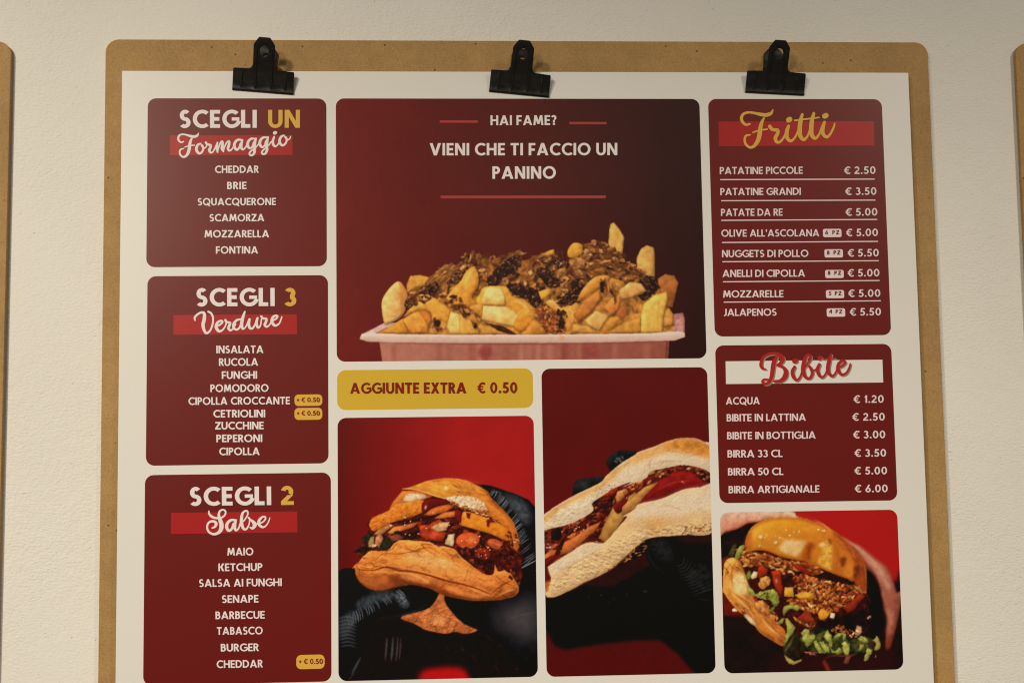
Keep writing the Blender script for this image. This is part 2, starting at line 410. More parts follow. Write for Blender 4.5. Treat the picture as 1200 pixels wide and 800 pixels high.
# sauce list
lettering(p_sauce, 'SCEGLI', 222.2, 592.3, 318, 591.4, 21.8, C, 0.225)
lettering(p_sauce, '2', 329.4, 591.4, 344.4, 591.2, 22.2, G, 0.215)
bar(p_sauce, 'title_band', [(200.5, 600.4), (348.2, 598.8), (348.7, 623.3), (200.2, 625.2)], M['band'])
for s, a, b, y, y2 in (('MAIO', 266.4, 297, 650.5, 650.2), ('KETCHUP', 256, 307.6, 668.8, 668.3), ('SALSA AI FUNGHI', 233.2, 330.4, 687.3, 686.1), ('SENAPE', 260, 303, 706, 705.4),
                       ('BARBECUE', 252.6, 310.4, 725, 724.2), ('TABASCO', 254.2, 308, 743.2, 742.6), ('BURGER', 258.8, 303.4, 762.8, 762.2), ('CHEDDAR', 254, 308, 782.2, 781.3)):
    lettering(p_sauce, s, a, y, b, y2, 9.0, C, 0.19, sp=0.10)
pill(p_sauce, 347.2, 766.2, 380.4, 783.6, G, 0.0040)
lettering(p_sauce, '+ \u20ac 0.50', 350.3, 777.4, 378.4, 777.0, 6.0, M['brown'], 0.18, layer=4)
# extras
lettering(p_extra, 'AGGIUNTE EXTRA', 410.3, 461.1, 546.4, 460.6, 12.7, M['brown'], 0.215, sp=0.10)
lettering(p_extra, '\u20ac 0.50', 559.5, 460.6, 606.1, 460.2, 12.7, M['brown'], 0.21)
# fried foods
bar(p_fried, 'title_band', [(842, 142.7), (1024, 142.3), (1024.6, 170.8), (842.4, 171.4)], M['band'])
fried = (('PATATINE PICCOLE', 843.4, 940.5, 204.3, '\u20ac 2.50', 989, 1025.8, 204.2), ('PATATINE GRANDI', 844, 938.3, 228.9, '\u20ac 3.50', 990.4, 1026.8, 228.7),
         ('PATATE DA RE', 844.8, 917, 253.2, '\u20ac 5.00', 990.8, 1027.9, 253.0), ("OLIVE ALL'ASCOLANA", 845.2, 959.8, 277.5, '\u20ac 5.00', 991.3, 1028.6, 277.0),
         ('NUGGETS DI POLLO', 846, 947, 301.5, '\u20ac 5.50', 993.2, 1029.6, 300.8), ('ANELLI DI CIPOLLA', 846.6, 943.2, 324.6, '\u20ac 5.00', 993.2, 1030.3, 324.2),
         ('MOZZARELLE', 847.3, 918, 348.7, '\u20ac 5.00', 993.9, 1031.4, 348.0), ('JALAPENOS', 847.8, 909.9, 370.2, '\u20ac 5.50', 995.7, 1032.2, 369.8))
for s, a, b, y, pr, c, d, y2 in fried:
    lettering(p_fried, s, a, y, b, y - .3, 8.4, PA, 0.185, sp=0.08, space=0.34)
    lettering(p_fried, pr, c, y2, d, y2 - .2, 8.8, PA, 0.185, name='price', space=0.32)
for x0, y0, x1, y1 in ((844, 210.6, 1025, 210), (845, 235.3, 1025.8, 234.6), (845.2, 258.3, 1028, 257.2), (846, 284.2, 1028.9, 282.9), (846.6, 306.7, 1029.8, 305.5),
                       (847.3, 330.2, 1030.7, 328.7), (848.1, 354, 1032.2, 352.4)):
    rule(p_fried, x0, y0, x1, y1, 1.25, PA)
for x0, y0, x1, y1, s, a, b, y in ((964.5, 268.2, 985.9, 277.9, '6 PZ', 966.9, 983.3, 274.7), (966.3, 292, 987.6, 301.8, '8 PZ', 968.9, 984.6, 298.3),
                                   (967.1, 316.2, 988.5, 325.8, '8 PZ', 969.9, 985.5, 322.1), (968, 339.8, 989, 349.4, '5 PZ', 971.1, 986, 346.1), (968.9, 361.1, 990.2, 371.1, '4 PZ', 971.6, 986.9, 367.4)):
    pill(p_fried, x0, y0, x1, y1, PA, 0.0015, 'quantity_tag')
    lettering(p_fried, s, a, y, b, y, 4.7, M['maroon'], 0.20, layer=4, sp=0.22, space=0.62)
# drinks
bar(p_drink, 'title_band', [(850.2, 423.2), (1034, 421.3), (1035, 448.0), (850.7, 449.8)], M['white'])
for s, a, b, y, pr, c, d, y2 in (('ACQUA', 850.6, 890.2, 473.9, '\u20ac 1.20', 1000.2, 1035.4, 472.0), ('BIBITE IN LATTINA', 851.5, 944.2, 493.6, '\u20ac 2.50', 998.7, 1036.6, 492.8),
                                 ('BIBITE IN BOTTIGLIA', 852, 955.6, 514.6, '\u20ac 3.00', 999.7, 1037.2, 513.5), ('BIRRA 33 CL', 852.5, 916.8, 535.8, '\u20ac 3.50', 1001.3, 1038.2, 535.0),
                                 ('BIRRA 50 CL', 853, 917.8, 556.8, '\u20ac 5.00', 1001.3, 1039.3, 555.7), ('BIRRA ARTIGIANALE', 853.8, 960, 577.7, '\u20ac 6.00', 1001.6, 1040, 576.6)):
    lettering(p_drink, s, a, y, b, y - .9 * (b - a) / 106, 8.6, PA, 0.185, sp=0.08, space=0.34)
    lettering(p_drink, pr, c, y2, d, y2 - .3, 8.9, PA, 0.185, name='price', space=0.32)

FORM1 = [[(185,270,24),(140,285,28),(95,250,34),(82,200,36),(105,150,34),(160,128,28),(240,138,30),(330,165,44),(400,172,46),(455,150,40),(478,105,14)],
  [(350,205,28),(325,255,42),(308,320,52),(300,400,56),(280,480,52),(240,545,44),(180,570,34),(125,530,32),(110,470,30),(130,425,28),(185,405,22)],
  [(210,378,18),(300,350,22),(400,340,20)],
  [(520,310,30),(470,330,40),(440,390,48),(445,450,48),(490,500,40),(540,480,36),(570,420,34),(565,370,36),(545,345,40)],
  [(555,370,34),(590,400,24),(630,370,22),(640,330,24)],
  [(620,285,36),(645,320,36),(700,335,40),(722,350,36),(705,400,46),(690,440,46),(715,485,34),(760,470,26),(800,400,26),(845,300,30)],
  [(850,288,28),(835,380,44),(850,475,30)], [(850,470,26),(870,390,26),(910,290,30),(945,270,38),(945,340,50),(940,410,50),(965,465,28)],
  [(965,460,24),(985,380,26),(1030,290,30),(1075,265,38),(1075,330,46),(1055,400,46),(1075,448,34),(1115,435,28),(1150,390,24),(1180,330,24)]]
FORM2 = [[(230,240,30),(150,235,40),(90,290,46),(80,370,50),(125,430,40),(170,390,34),(200,310,36)], [(235,240,34),(215,320,46),(215,390,44),(245,425,32),(290,390,26),(325,330,26)],
  [(480,215,28),(410,215,38),(350,270,46),(340,350,50),(380,400,36),(430,370,32),(455,290,34)],
  [(500,210,34),(475,300,52),(470,400,52),(470,480,46),(430,535,36),(385,530,34),(375,490,30),(420,440,28),(500,380,24),(555,310,24)],
  [(720,190,28),(650,190,38),(590,240,46),(575,320,50),(620,380,36),(670,345,32),(695,265,34)],
  [(735,185,34),(715,270,50),(710,370,52),(715,440,46),(680,505,36),(630,510,34),(615,475,30),(660,420,28),(740,350,24),(800,270,24)],
  [(855,180,34),(830,260,44),(840,330,44),(880,365,32),(925,330,26),(960,260,24)], [(862,104,58),(882,96,58)],
  [(1050,150,28),(1000,170,40),(965,230,46),(970,300,48),(1020,345,38),(1075,310,36),(1100,250,34),(1090,200,36),(1070,180,34)], [(1090,215,30),(1130,235,24),(1165,205,22),(1178,170,18)]]
VERD = [[(50,165,14),(45,130,22),(80,90,22),(130,65,24),(165,80,32),(165,150,36),(150,220,36),(165,290,30),(195,325,24),(240,290,20),(270,210,20),(275,130,20),(250,75,22),(215,55,20)],
  [(315,240,18),(360,220,20),(395,185,22),(370,170,22),(330,195,28),(315,250,34),(350,300,28),(400,280,18),(440,210,16),(430,165,18)],
  [(430,160,24),(450,185,22),(490,195,24),(480,230,28),(470,265,28),(495,290,22),(530,265,16),(560,210,16)],
  [(620,150,18),(570,165,24),(535,210,28),(535,260,26),(575,280,22),(610,250,20),(635,180,22)], [(675,55,18),(650,130,32),(635,210,34),(645,265,28),(670,265,16),(700,220,16),(730,150,20)],
  [(735,150,24),(725,200,30),(735,255,28),(770,265,22),(805,210,18),(830,140,22)], [(835,135,22),(820,200,30),(840,255,24),(870,230,16),(885,150,16)],
  [(880,115,24),(905,140,22),(945,145,24),(940,185,28),(925,220,28),(950,245,22),(985,220,16),(1010,170,16)],
  [(1010,170,18),(1060,150,20),(1085,115,22),(1060,105,22),(1025,130,28),(1015,185,32),(1055,230,26),(1105,205,18),(1130,150,16),(1140,120,14)]]
SALS = [[(100,95,20),(105,140,30),(150,190,36),(230,215,32),(320,205,28),(375,160,26),(385,100,26),(345,72,26),(290,95,30),(270,160,38),(290,240,56),(315,320,64),(310,400,62),(270,460,46),
   (190,490,36),(110,460,32),(72,390,30),(85,310,30),(140,270,34),(205,280,40),(225,320,44),(200,365,34),(155,385,20)],
  [(560,250,28),(480,250,38),(420,300,44),(405,370,48),(440,430,38),(490,400,34),(525,310,34)], [(565,250,30),(545,320,46),(545,390,44),(570,425,30),(610,390,24),(635,310,22)],
  [(640,300,22),(700,260,22),(760,170,24),(765,105,26),(730,90,28),(680,130,36),(660,220,46),(665,330,50),(700,400,36),(745,400,28),(790,320,22),(800,230,20)],
  [(780,205,28),(810,240,30),(870,290,50),(885,340,60),(850,390,36),(810,375,24)], [(885,330,30),(940,310,22)],
  [(930,310,20),(1010,290,22),(1065,240,26),(1065,195,26),(1020,195,30),(965,250,42),(960,320,46),(1020,370,32),(1085,340,22),(1130,260,20),(1145,210,16)]]
FRIT = [[(165,235,20),(120,245,24),(80,210,30),(68,165,32),(90,120,28),(150,100,24),(220,108,26),(300,125,36),(360,130,38),(415,110,32),(437,68,12)],
  [(330,170,20),(305,220,34),(288,290,42),(280,360,46),(260,430,42),(220,490,34),(170,510,26),(120,475,26),(105,420,24),(120,375,22),(170,362,16)], [(200,335,14),(280,310,18),(370,297,16)],
  [(400,265,38),(430,300,34),(490,310,36),(490,350,36),(465,400,38),(480,445,32),(520,445,26),(565,390,22),(600,320,24)],
  [(620,260,30),(600,320,40),(600,390,40),(640,435,30),(690,400,22),(730,320,22),(745,250,20)], [(620,190,54),(634,182,54)],
  [(780,125,28),(760,200,42),(750,290,46),(755,370,44),(795,420,32),(840,380,22),(870,300,20)], [(690,195,18),(830,178,18),(975,160,16)],
  [(915,112,30),(895,190,42),(885,280,46),(890,360,44),(930,405,32),(975,360,22),(1005,280,20)],
  [(1040,215,30),(1020,280,40),(1020,345,40),(1065,390,30),(1110,350,24),(1145,280,22),(1160,230,16)], [(1042,145,54),(1058,137,54)]]
BIBI = [[(120,255,12),(75,240,28),(58,195,34),(80,120,30),(140,75,26),(220,62,28),(290,85,40),(320,130,46),(300,175,36),(255,205,22)],
  [(255,205,22),(320,225,30),(360,280,46),(345,350,50),(290,395,36),(215,398,22)], [(250,105,24),(215,170,44),(200,260,44),(185,350,40),(150,415,34),(100,430,28),(75,400,24),(100,375,20),(150,380,18)],
  [(465,225,30),(440,280,36),(450,340,36),(490,385,26),(530,350,20),(560,270,20)], [(465,155,50),(478,150,50)],
  [(555,270,20),(620,190,20),(660,120,24),(640,80,26),(600,105,34),(575,190,42),(570,280,42),(600,350,32),(650,360,26),(680,300,30),(660,240,30),(640,215,24)], [(680,265,20),(720,260,18),(750,210,18)],
  [(765,195,30),(745,250,34),(755,310,34),(795,350,24),(840,310,18),(865,230,18)], [(765,120,44),(777,116,44)],
  [(905,75,26),(885,150,38),(870,230,40),(880,300,36),(925,335,26),(965,290,18),(985,230,18)], [(820,130,14),(960,120,12)],
  [(985,235,18),(1040,215,20),(1080,170,22),(1050,150,24),(1005,180,32),(990,250,36),(1030,315,28),(1090,300,22),(1130,230,20),(1140,185,14)]]
o = script_word(p_cheese, FORM1, 204, 150, 16.667, C, fat=1.16)
script_word(p_cheese, FORM2, 270, 150, 16.667, C, fat=1.16)
script_word(p_veg, VERD, 224, 360, 10.714, C, fat=1.2)
script_word(p_sauce, SALS, 238, 592, 14.634, C, fat=1.16)
script_word(p_fried, FRIT, 862, 122, 10.0, G, fat=1.16)
script_word(p_drink, BIBI, 886, 408, 10.345, M['script_shadow'], 3, 1.12, (1.5, 1.3), 'script_shadow')
script_word(p_drink, BIBI, 886, 408, 10.345, M['script_red'], 5, 1.18)

# ---------------------------------------------------------------- the four printed food photographs, painted into vertex colours
class Pic:
    """a picture painted in photo-pixel coordinates, RES samples per pixel"""
    RES = 2.0
    def __init__(s, x0, y0, x1, y1, seed):
        s.x0, s.y0 = x0, y0; R = s.RES
        s.w, s.h = int((x1 - x0) * R), int((y1 - y0) * R)
        s.X, s.Y = np.meshgrid(x0 + (np.arange(s.w) + .5) / R, y0 + (np.arange(s.h) + .5) / R)
        s.img = np.zeros((s.h, s.w, 3)); s.rs = np.random.RandomState(seed); s.seed = seed
        s.N = {}
    def vnoise(s, X, Y, seed):
        rs = np.random.RandomState(seed); T = rs.rand(64, 64)
        xi, yi = np.floor(X).astype(int), np.floor(Y).astype(int); fx, fy = X - xi, Y - yi
        fx, fy = fx * fx * (3 - 2 * fx), fy * fy * (3 - 2 * fy)
        g = lambda a, b: T[(yi + b) % 64, (xi + a) % 64]
        return (g(0, 0) * (1 - fx) + g(1, 0) * fx) * (1 - fy) + (g(0, 1) * (1 - fx) + g(1, 1) * fx) * fy
    def fbm(s, scale, oct=3, seed=0, ang=0.0, stretch=1.0):
        key = (scale, oct, seed, ang, stretch)
        if key not in s.N:
            c, q = math.cos(ang), math.sin(ang)
            U = (s.X * c + s.Y * q) / scale / stretch; V = (-s.X * q + s.Y * c) / scale
            r = 0; a = 1; tot = 0
            for k in range(oct):
                r = r + a * s.vnoise(U * 2 ** k + 11.3 * k, V * 2 ** k + 7.7 * k, s.seed * 97 + seed * 13 + k); tot += a; a *= .55
            s.N[key] = r / tot
        return s.N[key]
    @staticmethod
    def blur(a, r):
        r = int(round(r))
        if r < 1: return a
        for _ in range(2):
            for ax in (0, 1):
                p = np.concatenate([np.repeat(np.take(a, [0], ax), r + 1, ax), a, np.repeat(np.take(a, [-1], ax), r, ax)], ax)
                c = np.cumsum(p, ax); n = a.shape[ax]
                a = (np.take(c, range(2 * r + 1, 2 * r + 1 + n), ax) - np.take(c, range(0, n), ax)) / (2 * r + 1)
        return a
    def mask(s, pts, smooth=True, jag=0.0, js=4.0, soft=0.0):
        P = catmull(pts, 5, True) if smooth and len(pts) > 2 else [np.array(p, float) for p in pts]
        P = np.array(P); pad = 6 + jag + soft * 3
        R = s.RES
        c0 = max(0, int((P[:, 0].min() - pad - s.x0) * R)); c1 = min(s.w, int((P[:, 0].max() + pad - s.x0) * R) + 1)
        r0 = max(0, int((P[:, 1].min() - pad - s.y0) * R)); r1 = min(s.h, int((P[:, 1].max() + pad - s.y0) * R) + 1)
        sl = (slice(r0, r1), slice(c0, c1))
        if r1 <= r0 or c1 <= c0: return sl, None
        X, Y_ = s.X[sl], s.Y[sl]
        if jag:
            X = X + (s.fbm(js, 3, 31)[sl] - .5) * 2 * jag; Y_ = Y_ + (s.fbm(js, 3, 32)[sl] - .5) * 2 * jag
        m_ = np.zeros(X.shape, bool)
        for i in range(len(P)):
            xa, ya = P[i - 1]; xb, yb = P[i]
            if ya == yb: continue
            cr = ((ya > Y_) != (yb > Y_)) & (X < (xb - xa) * (Y_ - ya) / (yb - ya) + xa)
            m_ ^= cr
        m_ = m_.astype(float)
        k = np.pad(m_, 1, 'edge')
        m_ = (k[:-2, 1:-1] + k[2:, 1:-1] + k[1:-1, :-2] + k[1:-1, 2:] + 2 * m_) / 6
        if soft: m_ = s.blur(m_, soft * R)
        return sl, m_
    clip = None
    def set_clip(s, pts, soft=.4):
        if pts is None: s.clip = None; return
        sl, m_ = s.mask(pts, False, 0.0, 4.0, soft); s.clip = np.zeros((s.h, s.w)); s.clip[sl] = m_
    def over(s, sl, m_, col):
        if s.clip is not None: m_ = m_ * s.clip[sl]
        s.img[sl] = s.img[sl] * (1 - m_[..., None]) + col * m_[..., None]
    def fill(s, pts, c, c2=None, ang=90, n=.10, ns=5.0, relief=.22, rr=3.0, rim=.0, smooth=None, jag=None, js=4.0, soft=0.0, alpha=1.0, light=(-.6, -.8), st=1.0, sa=0.0, drop=None, facet=None):
        """c -> c2 along ang (degrees, y down); relief = pillow shading towards the light; rim = darker outline"""
        if smooth is None: smooth = relief >= .38 or soft > 1 or len(pts) > 9
        if jag is None: jag = 0.0 if (smooth or soft > .5) else .35
        sl, m_ = s.mask(pts, smooth, jag, js, soft)
        if m_ is None: return
        X, Y_ = s.X[sl], s.Y[sl]
        small = m_.shape[0] * m_.shape[1] < 26000 and alpha > .9 and soft < .45
        if drop is None: drop = .34 if small and max(c) > 70 else 0.0
        if drop:
            dx, dy = 2, 3
            sh = s.blur(np.roll(np.roll(m_, dy, 0), dx, 1), 1.6 * s.RES / 2) * drop
            s.over(sl, sh, s.img[sl] * .36 + np.array((18, 8, 4.)))
        if small and not rim and max(c) > 70: rim = .16
        if small and max(c) > 70: n = max(n, .13)
        col = np.broadcast_to(np.array(c, float), m_.shape + (3,)).copy()
        if c2 is not None:
            a = math.radians(ang); t = X * math.cos(a) + Y_ * math.sin(a)
            P = np.array(pts, float); tp = P[:, 0] * math.cos(a) + P[:, 1] * math.sin(a)
            t = np.clip((t - tp.min()) / max(tp.max() - tp.min(), 1e-6), 0, 1)[..., None]
            col = col * (1 - t) + np.array(c2, float) * t
        f_ = 1 + n * 2 * (s.fbm(ns, 4, 1, sa, st)[sl] - .5) * 1.6
        if facet:
            fx_, fy_ = int(facet[0] * s.RES), int(facet[1] * s.RES)
            inner = np.roll(np.roll(m_, -fy_, 0), -fx_, 1) * m_
            f_ = f_ * (.86 + .18 * s.blur(inner, 1))
        if relief or rim:
            b = s.blur(m_, rr * s.RES)
            gy, gx = np.gradient(b)
            f_ = f_ + relief * .62 * (gx * -light[0] + gy * -light[1]) * rr * s.RES * 1.6
            if rim: f_ = f_ * (1 - rim * np.clip(2 - 2 * s.blur(m_, min(rr, 1.6) * s.RES), 0, 1))
        s.over(sl, m_ * alpha, np.clip(col * f_[..., None], 0, 255))
    def line(s, pts, w, c, alpha=1.0, soft=0.0, n=5, taper=True):
        q = catmull(pts, n) if len(pts) > 2 else [np.array(p, float) for p in pts]
        q = np.array(q); N = len(q)
        L, Rr = [], []
        for i in range(N):
            a, b = q[max(i - 1, 0)], q[min(i + 1, N - 1)]; d = b - a; d = d / (np.hypot(*d) + 1e-9)
            ww = w / 2 * ((math.sin(math.pi * (i + .35) / (N - 1 + .7)) ** .6) if taper else 1)
            L.append((q[i][0] - d[1] * ww, q[i][1] + d[0] * ww)); Rr.append((q[i][0] + d[1] * ww, q[i][1] - d[0] * ww))
        sl, m_ = s.mask(L + Rr[::-1], smooth=False, soft=soft)
        if m_ is not None: s.over(sl, m_ * alpha, np.array(c, float))
    def blob(s, x, y, rx, ry, c, ang=0, n=12, **kw):
        a = math.radians(ang)
        p = [(x + rx * math.cos(t) * math.cos(a) - ry * math.sin(t) * math.sin(a), y + rx * math.cos(t) * math.sin(a) + ry * math.sin(t) * math.cos(a)) for t in np.linspace(0, 2 * math.pi, n, endpoint=False)]
        s.fill(p, c, **kw)
    def flecks(s, pts, n, ln, wd, pal, ang=0, spread=180, curl=.5, shade=.35, dark=.0):
        """short curled shreds laid over each other inside the outline"""
        sl, m_ = s.mask(pts)
        if m_ is None: return
        ys, xs = np.nonzero(m_ > .6)
        if len(ys) == 0: return
        rs = s.rs; R = s.RES
        if wd[1] >= 2.0:
            return s.shreds(sl, xs, ys, max(4, int(n * .55)), (ln[0] * 1.5, ln[1] * 1.35), (wd[0] * 2.0, wd[1] * 1.9), pal, ang, spread, dark)
        for k in range(n):
            j = rs.randint(len(ys)); x = s.x0 + (sl[1].start + xs[j]) / R; y = s.y0 + (sl[0].start + ys[j]) / R
            a = math.radians(ang + rs.uniform(-spread, spread)); L = rs.uniform(*ln) / 2; W = rs.uniform(*wd) / 2
            c = np.array(pal[rs.randint(len(pal))], float) * rs.uniform(.82, 1.15)
            bend = rs.uniform(-curl, curl) / max(L, .5)
            r = L + W + 2
            c0, c1 = max(0, int((x - r - s.x0) * R)), min(s.w, int((x + r - s.x0) * R) + 1)
            r0, r1 = max(0, int((y - r - s.y0) * R)), min(s.h, int((y + r - s.y0) * R) + 1)
            if c1 <= c0 or r1 <= r0: continue
            X, Y_ = s.X[r0:r1, c0:c1] - x, s.Y[r0:r1, c0:c1] - y
            u = X * math.cos(a) + Y_ * math.sin(a); v_ = -X * math.sin(a) + Y_ * math.cos(a) - bend * u * u
            uu = np.abs(u) / L; ww = W * np.clip(1.15 - .5 * uu ** 2, .1, 1.2)
            d = np.hypot(np.maximum(np.abs(u) - L, 0), v_)
            al = np.clip((ww - d) * R + .5, 0, 1)
            lit = (v_ * math.cos(a) + u * math.sin(a)) / W
            col = c[None, None, :] * (1 - shade * np.clip(lit, -1.3, 1.3))[..., None]
            if dark:
                sh = np.clip((ww * 1.5 - np.hypot(np.maximum(np.abs(u) - L, 0), v_ - W * .7)) * R * .6, 0, 1) * dark
                s.img[r0:r1, c0:c1] *= (1 - sh[..., None] * .6)
            s.img[r0:r1, c0:c1] = s.img[r0:r1, c0:c1] * (1 - al[..., None]) + np.clip(col, 0, 255) * al[..., None]
    def shreds(s, sl, xs, ys, n, ln, wd, pal, ang, spread, dark):
        """ragged torn pieces, each lit along its upper edge and shading what lies below it"""
        rs = s.rs; R = s.RES; r0, c0 = sl[0].start, sl[1].start
        for k in range(n):
            j = rs.randint(len(ys)); x = s.x0 + (c0 + xs[j]) / R; y = s.y0 + (r0 + ys[j]) / R
            a = math.radians(ang + rs.uniform(-spread, spread)); L = rs.uniform(*ln) / 2; W = rs.uniform(*wd) / 2
            if math.cos(a) < 0: a += math.pi
            c = np.array(pal[rs.randint(len(pal))], float) * rs.uniform(.85, 1.12)
            up, dn_ = [], []
            bow = rs.uniform(-.35, .35) * L
            for u in (-1, -.55, 0, .5, 1):
                b = bow * (1 - u * u); e = (1 - .8 * abs(u) ** 2.2)
                up.append((u * L, b - W * e * rs.uniform(.55, 1.3))); dn_.append((u * L * rs.uniform(.9, 1.1), b + W * e * rs.uniform(.55, 1.3)))
            loc = up + dn_[::-1]
            ca, sa_ = math.cos(a), math.sin(a)
            P = [(x + u * ca - v * sa_, y + u * sa_ + v * ca) for u, v in loc]
            if dark:
                s2, ms = s.mask([(px_ + .5, py_ + 1.3) for px_, py_ in P], False, 0, 4, .5)
                if ms is not None: s.over(s2, ms * .55 * min(1, dark * 1.5), np.array((46, 22, 14.)))
            s2, m_ = s.mask(P, False, .5, 2.0)
            if m_ is None: continue
            X, Y_ = s.X[s2] - x, s.Y[s2] - y
            v_ = (-X * sa_ + Y_ * ca) / W
            f_ = 1.0 - .20 * np.clip(v_, -1.3, 1.4) + .5 * (s.fbm(1.7, 2, 17)[s2] - .5)
            s.over(s2, m_ * .88, np.clip(c * f_[..., None], 0, 255))
    def grade(s, k, pivot=96):
        """printing: slight softening, contrast and dot grain"""
        b = np.stack([s.blur(s.img[..., i], 1) for i in range(3)], -1)
        d = np.clip((s.img - pivot) * (k - 1), -3, 30)
        s.img[:] = np.clip((.78 * s.img + .22 * b + d) * (1 + .05 * (s.rs.rand(s.h, s.w, 1) - .5)), 4, 250)
    def texture(s, pts, amp, scale, seed=5, st=1.0, sa=0.0, soft=1.5):
        """emboss a fine relief (crumb, crust, wrinkles) inside the outline"""
        sl, m_ = s.mask(pts, soft=soft)
        if m_ is None: return
        h = s.fbm(scale, 3, seed, sa, st)
        e = np.roll(np.roll(h, 2, 0), 1, 1) - h
        s.img[sl] = np.clip(s.img[sl] * (1 + amp * 1.15 * (e[sl] * m_)[..., None]), 0, 255)
    def creases(s, pts, scale, amt, st=1.0, sa=0.0, seed=40, wid=.07, soft=1.0):
        """thin dark folds with a lit lip beside them"""
        sl, m_ = s.mask(pts, soft=soft)
        if m_ is None: return
        h = s.fbm(scale, 3, seed, sa, st); k = np.clip(1 - np.abs(2 * h - 1) / wid, 0, 1) * np.clip(s.fbm(scale * 2.5, 2, seed + 1) * 3 - 1.0, 0, 1)
        hl = np.clip(np.roll(np.roll(k, -3, 0), -1, 1) - k, 0, 1)
        broad = s.blur(np.clip(1 - np.abs(2 * h - 1) / (wid * 5), 0, 1), 2)
        im = s.img[sl] * (1 - (amt * k[sl] * .70 + amt * .30 * broad[sl])[..., None] * m_[..., None] * np.array((.72, .92, 1.0)))
        s.img[sl] = np.clip(im + (hl[sl] * m_ * amt)[..., None] * np.array((52, 40, 24.)), 0, 255)
    def specks(s, pts, n, r, pal, alpha=.9):
        for _ in range(n): pass
        s.flecks(pts, n, (r[0], r[1]), (r[0], r[1]), pal, shade=.1, curl=0)
    def sample(s, px, py):
        fx = np.clip((px - s.x0) * s.RES - .5, 0, s.w - 1.001); fy = np.clip((py - s.y0) * s.RES - .5, 0, s.h - 1.001)
        xi, yi = fx.astype(int), fy.astype(int); a, b = (fx - xi)[..., None], (fy - yi)[..., None]
        I = s.img
        return (I[yi, xi] * (1 - a) + I[yi, xi + 1] * a) * (1 - b) + (I[yi + 1, xi] * (1 - a) + I[yi + 1, xi + 1] * a) * b
def Z(x0, y0, s): return lambda pts: [(x0 + a / s, y0 + b / s) for a, b in pts]

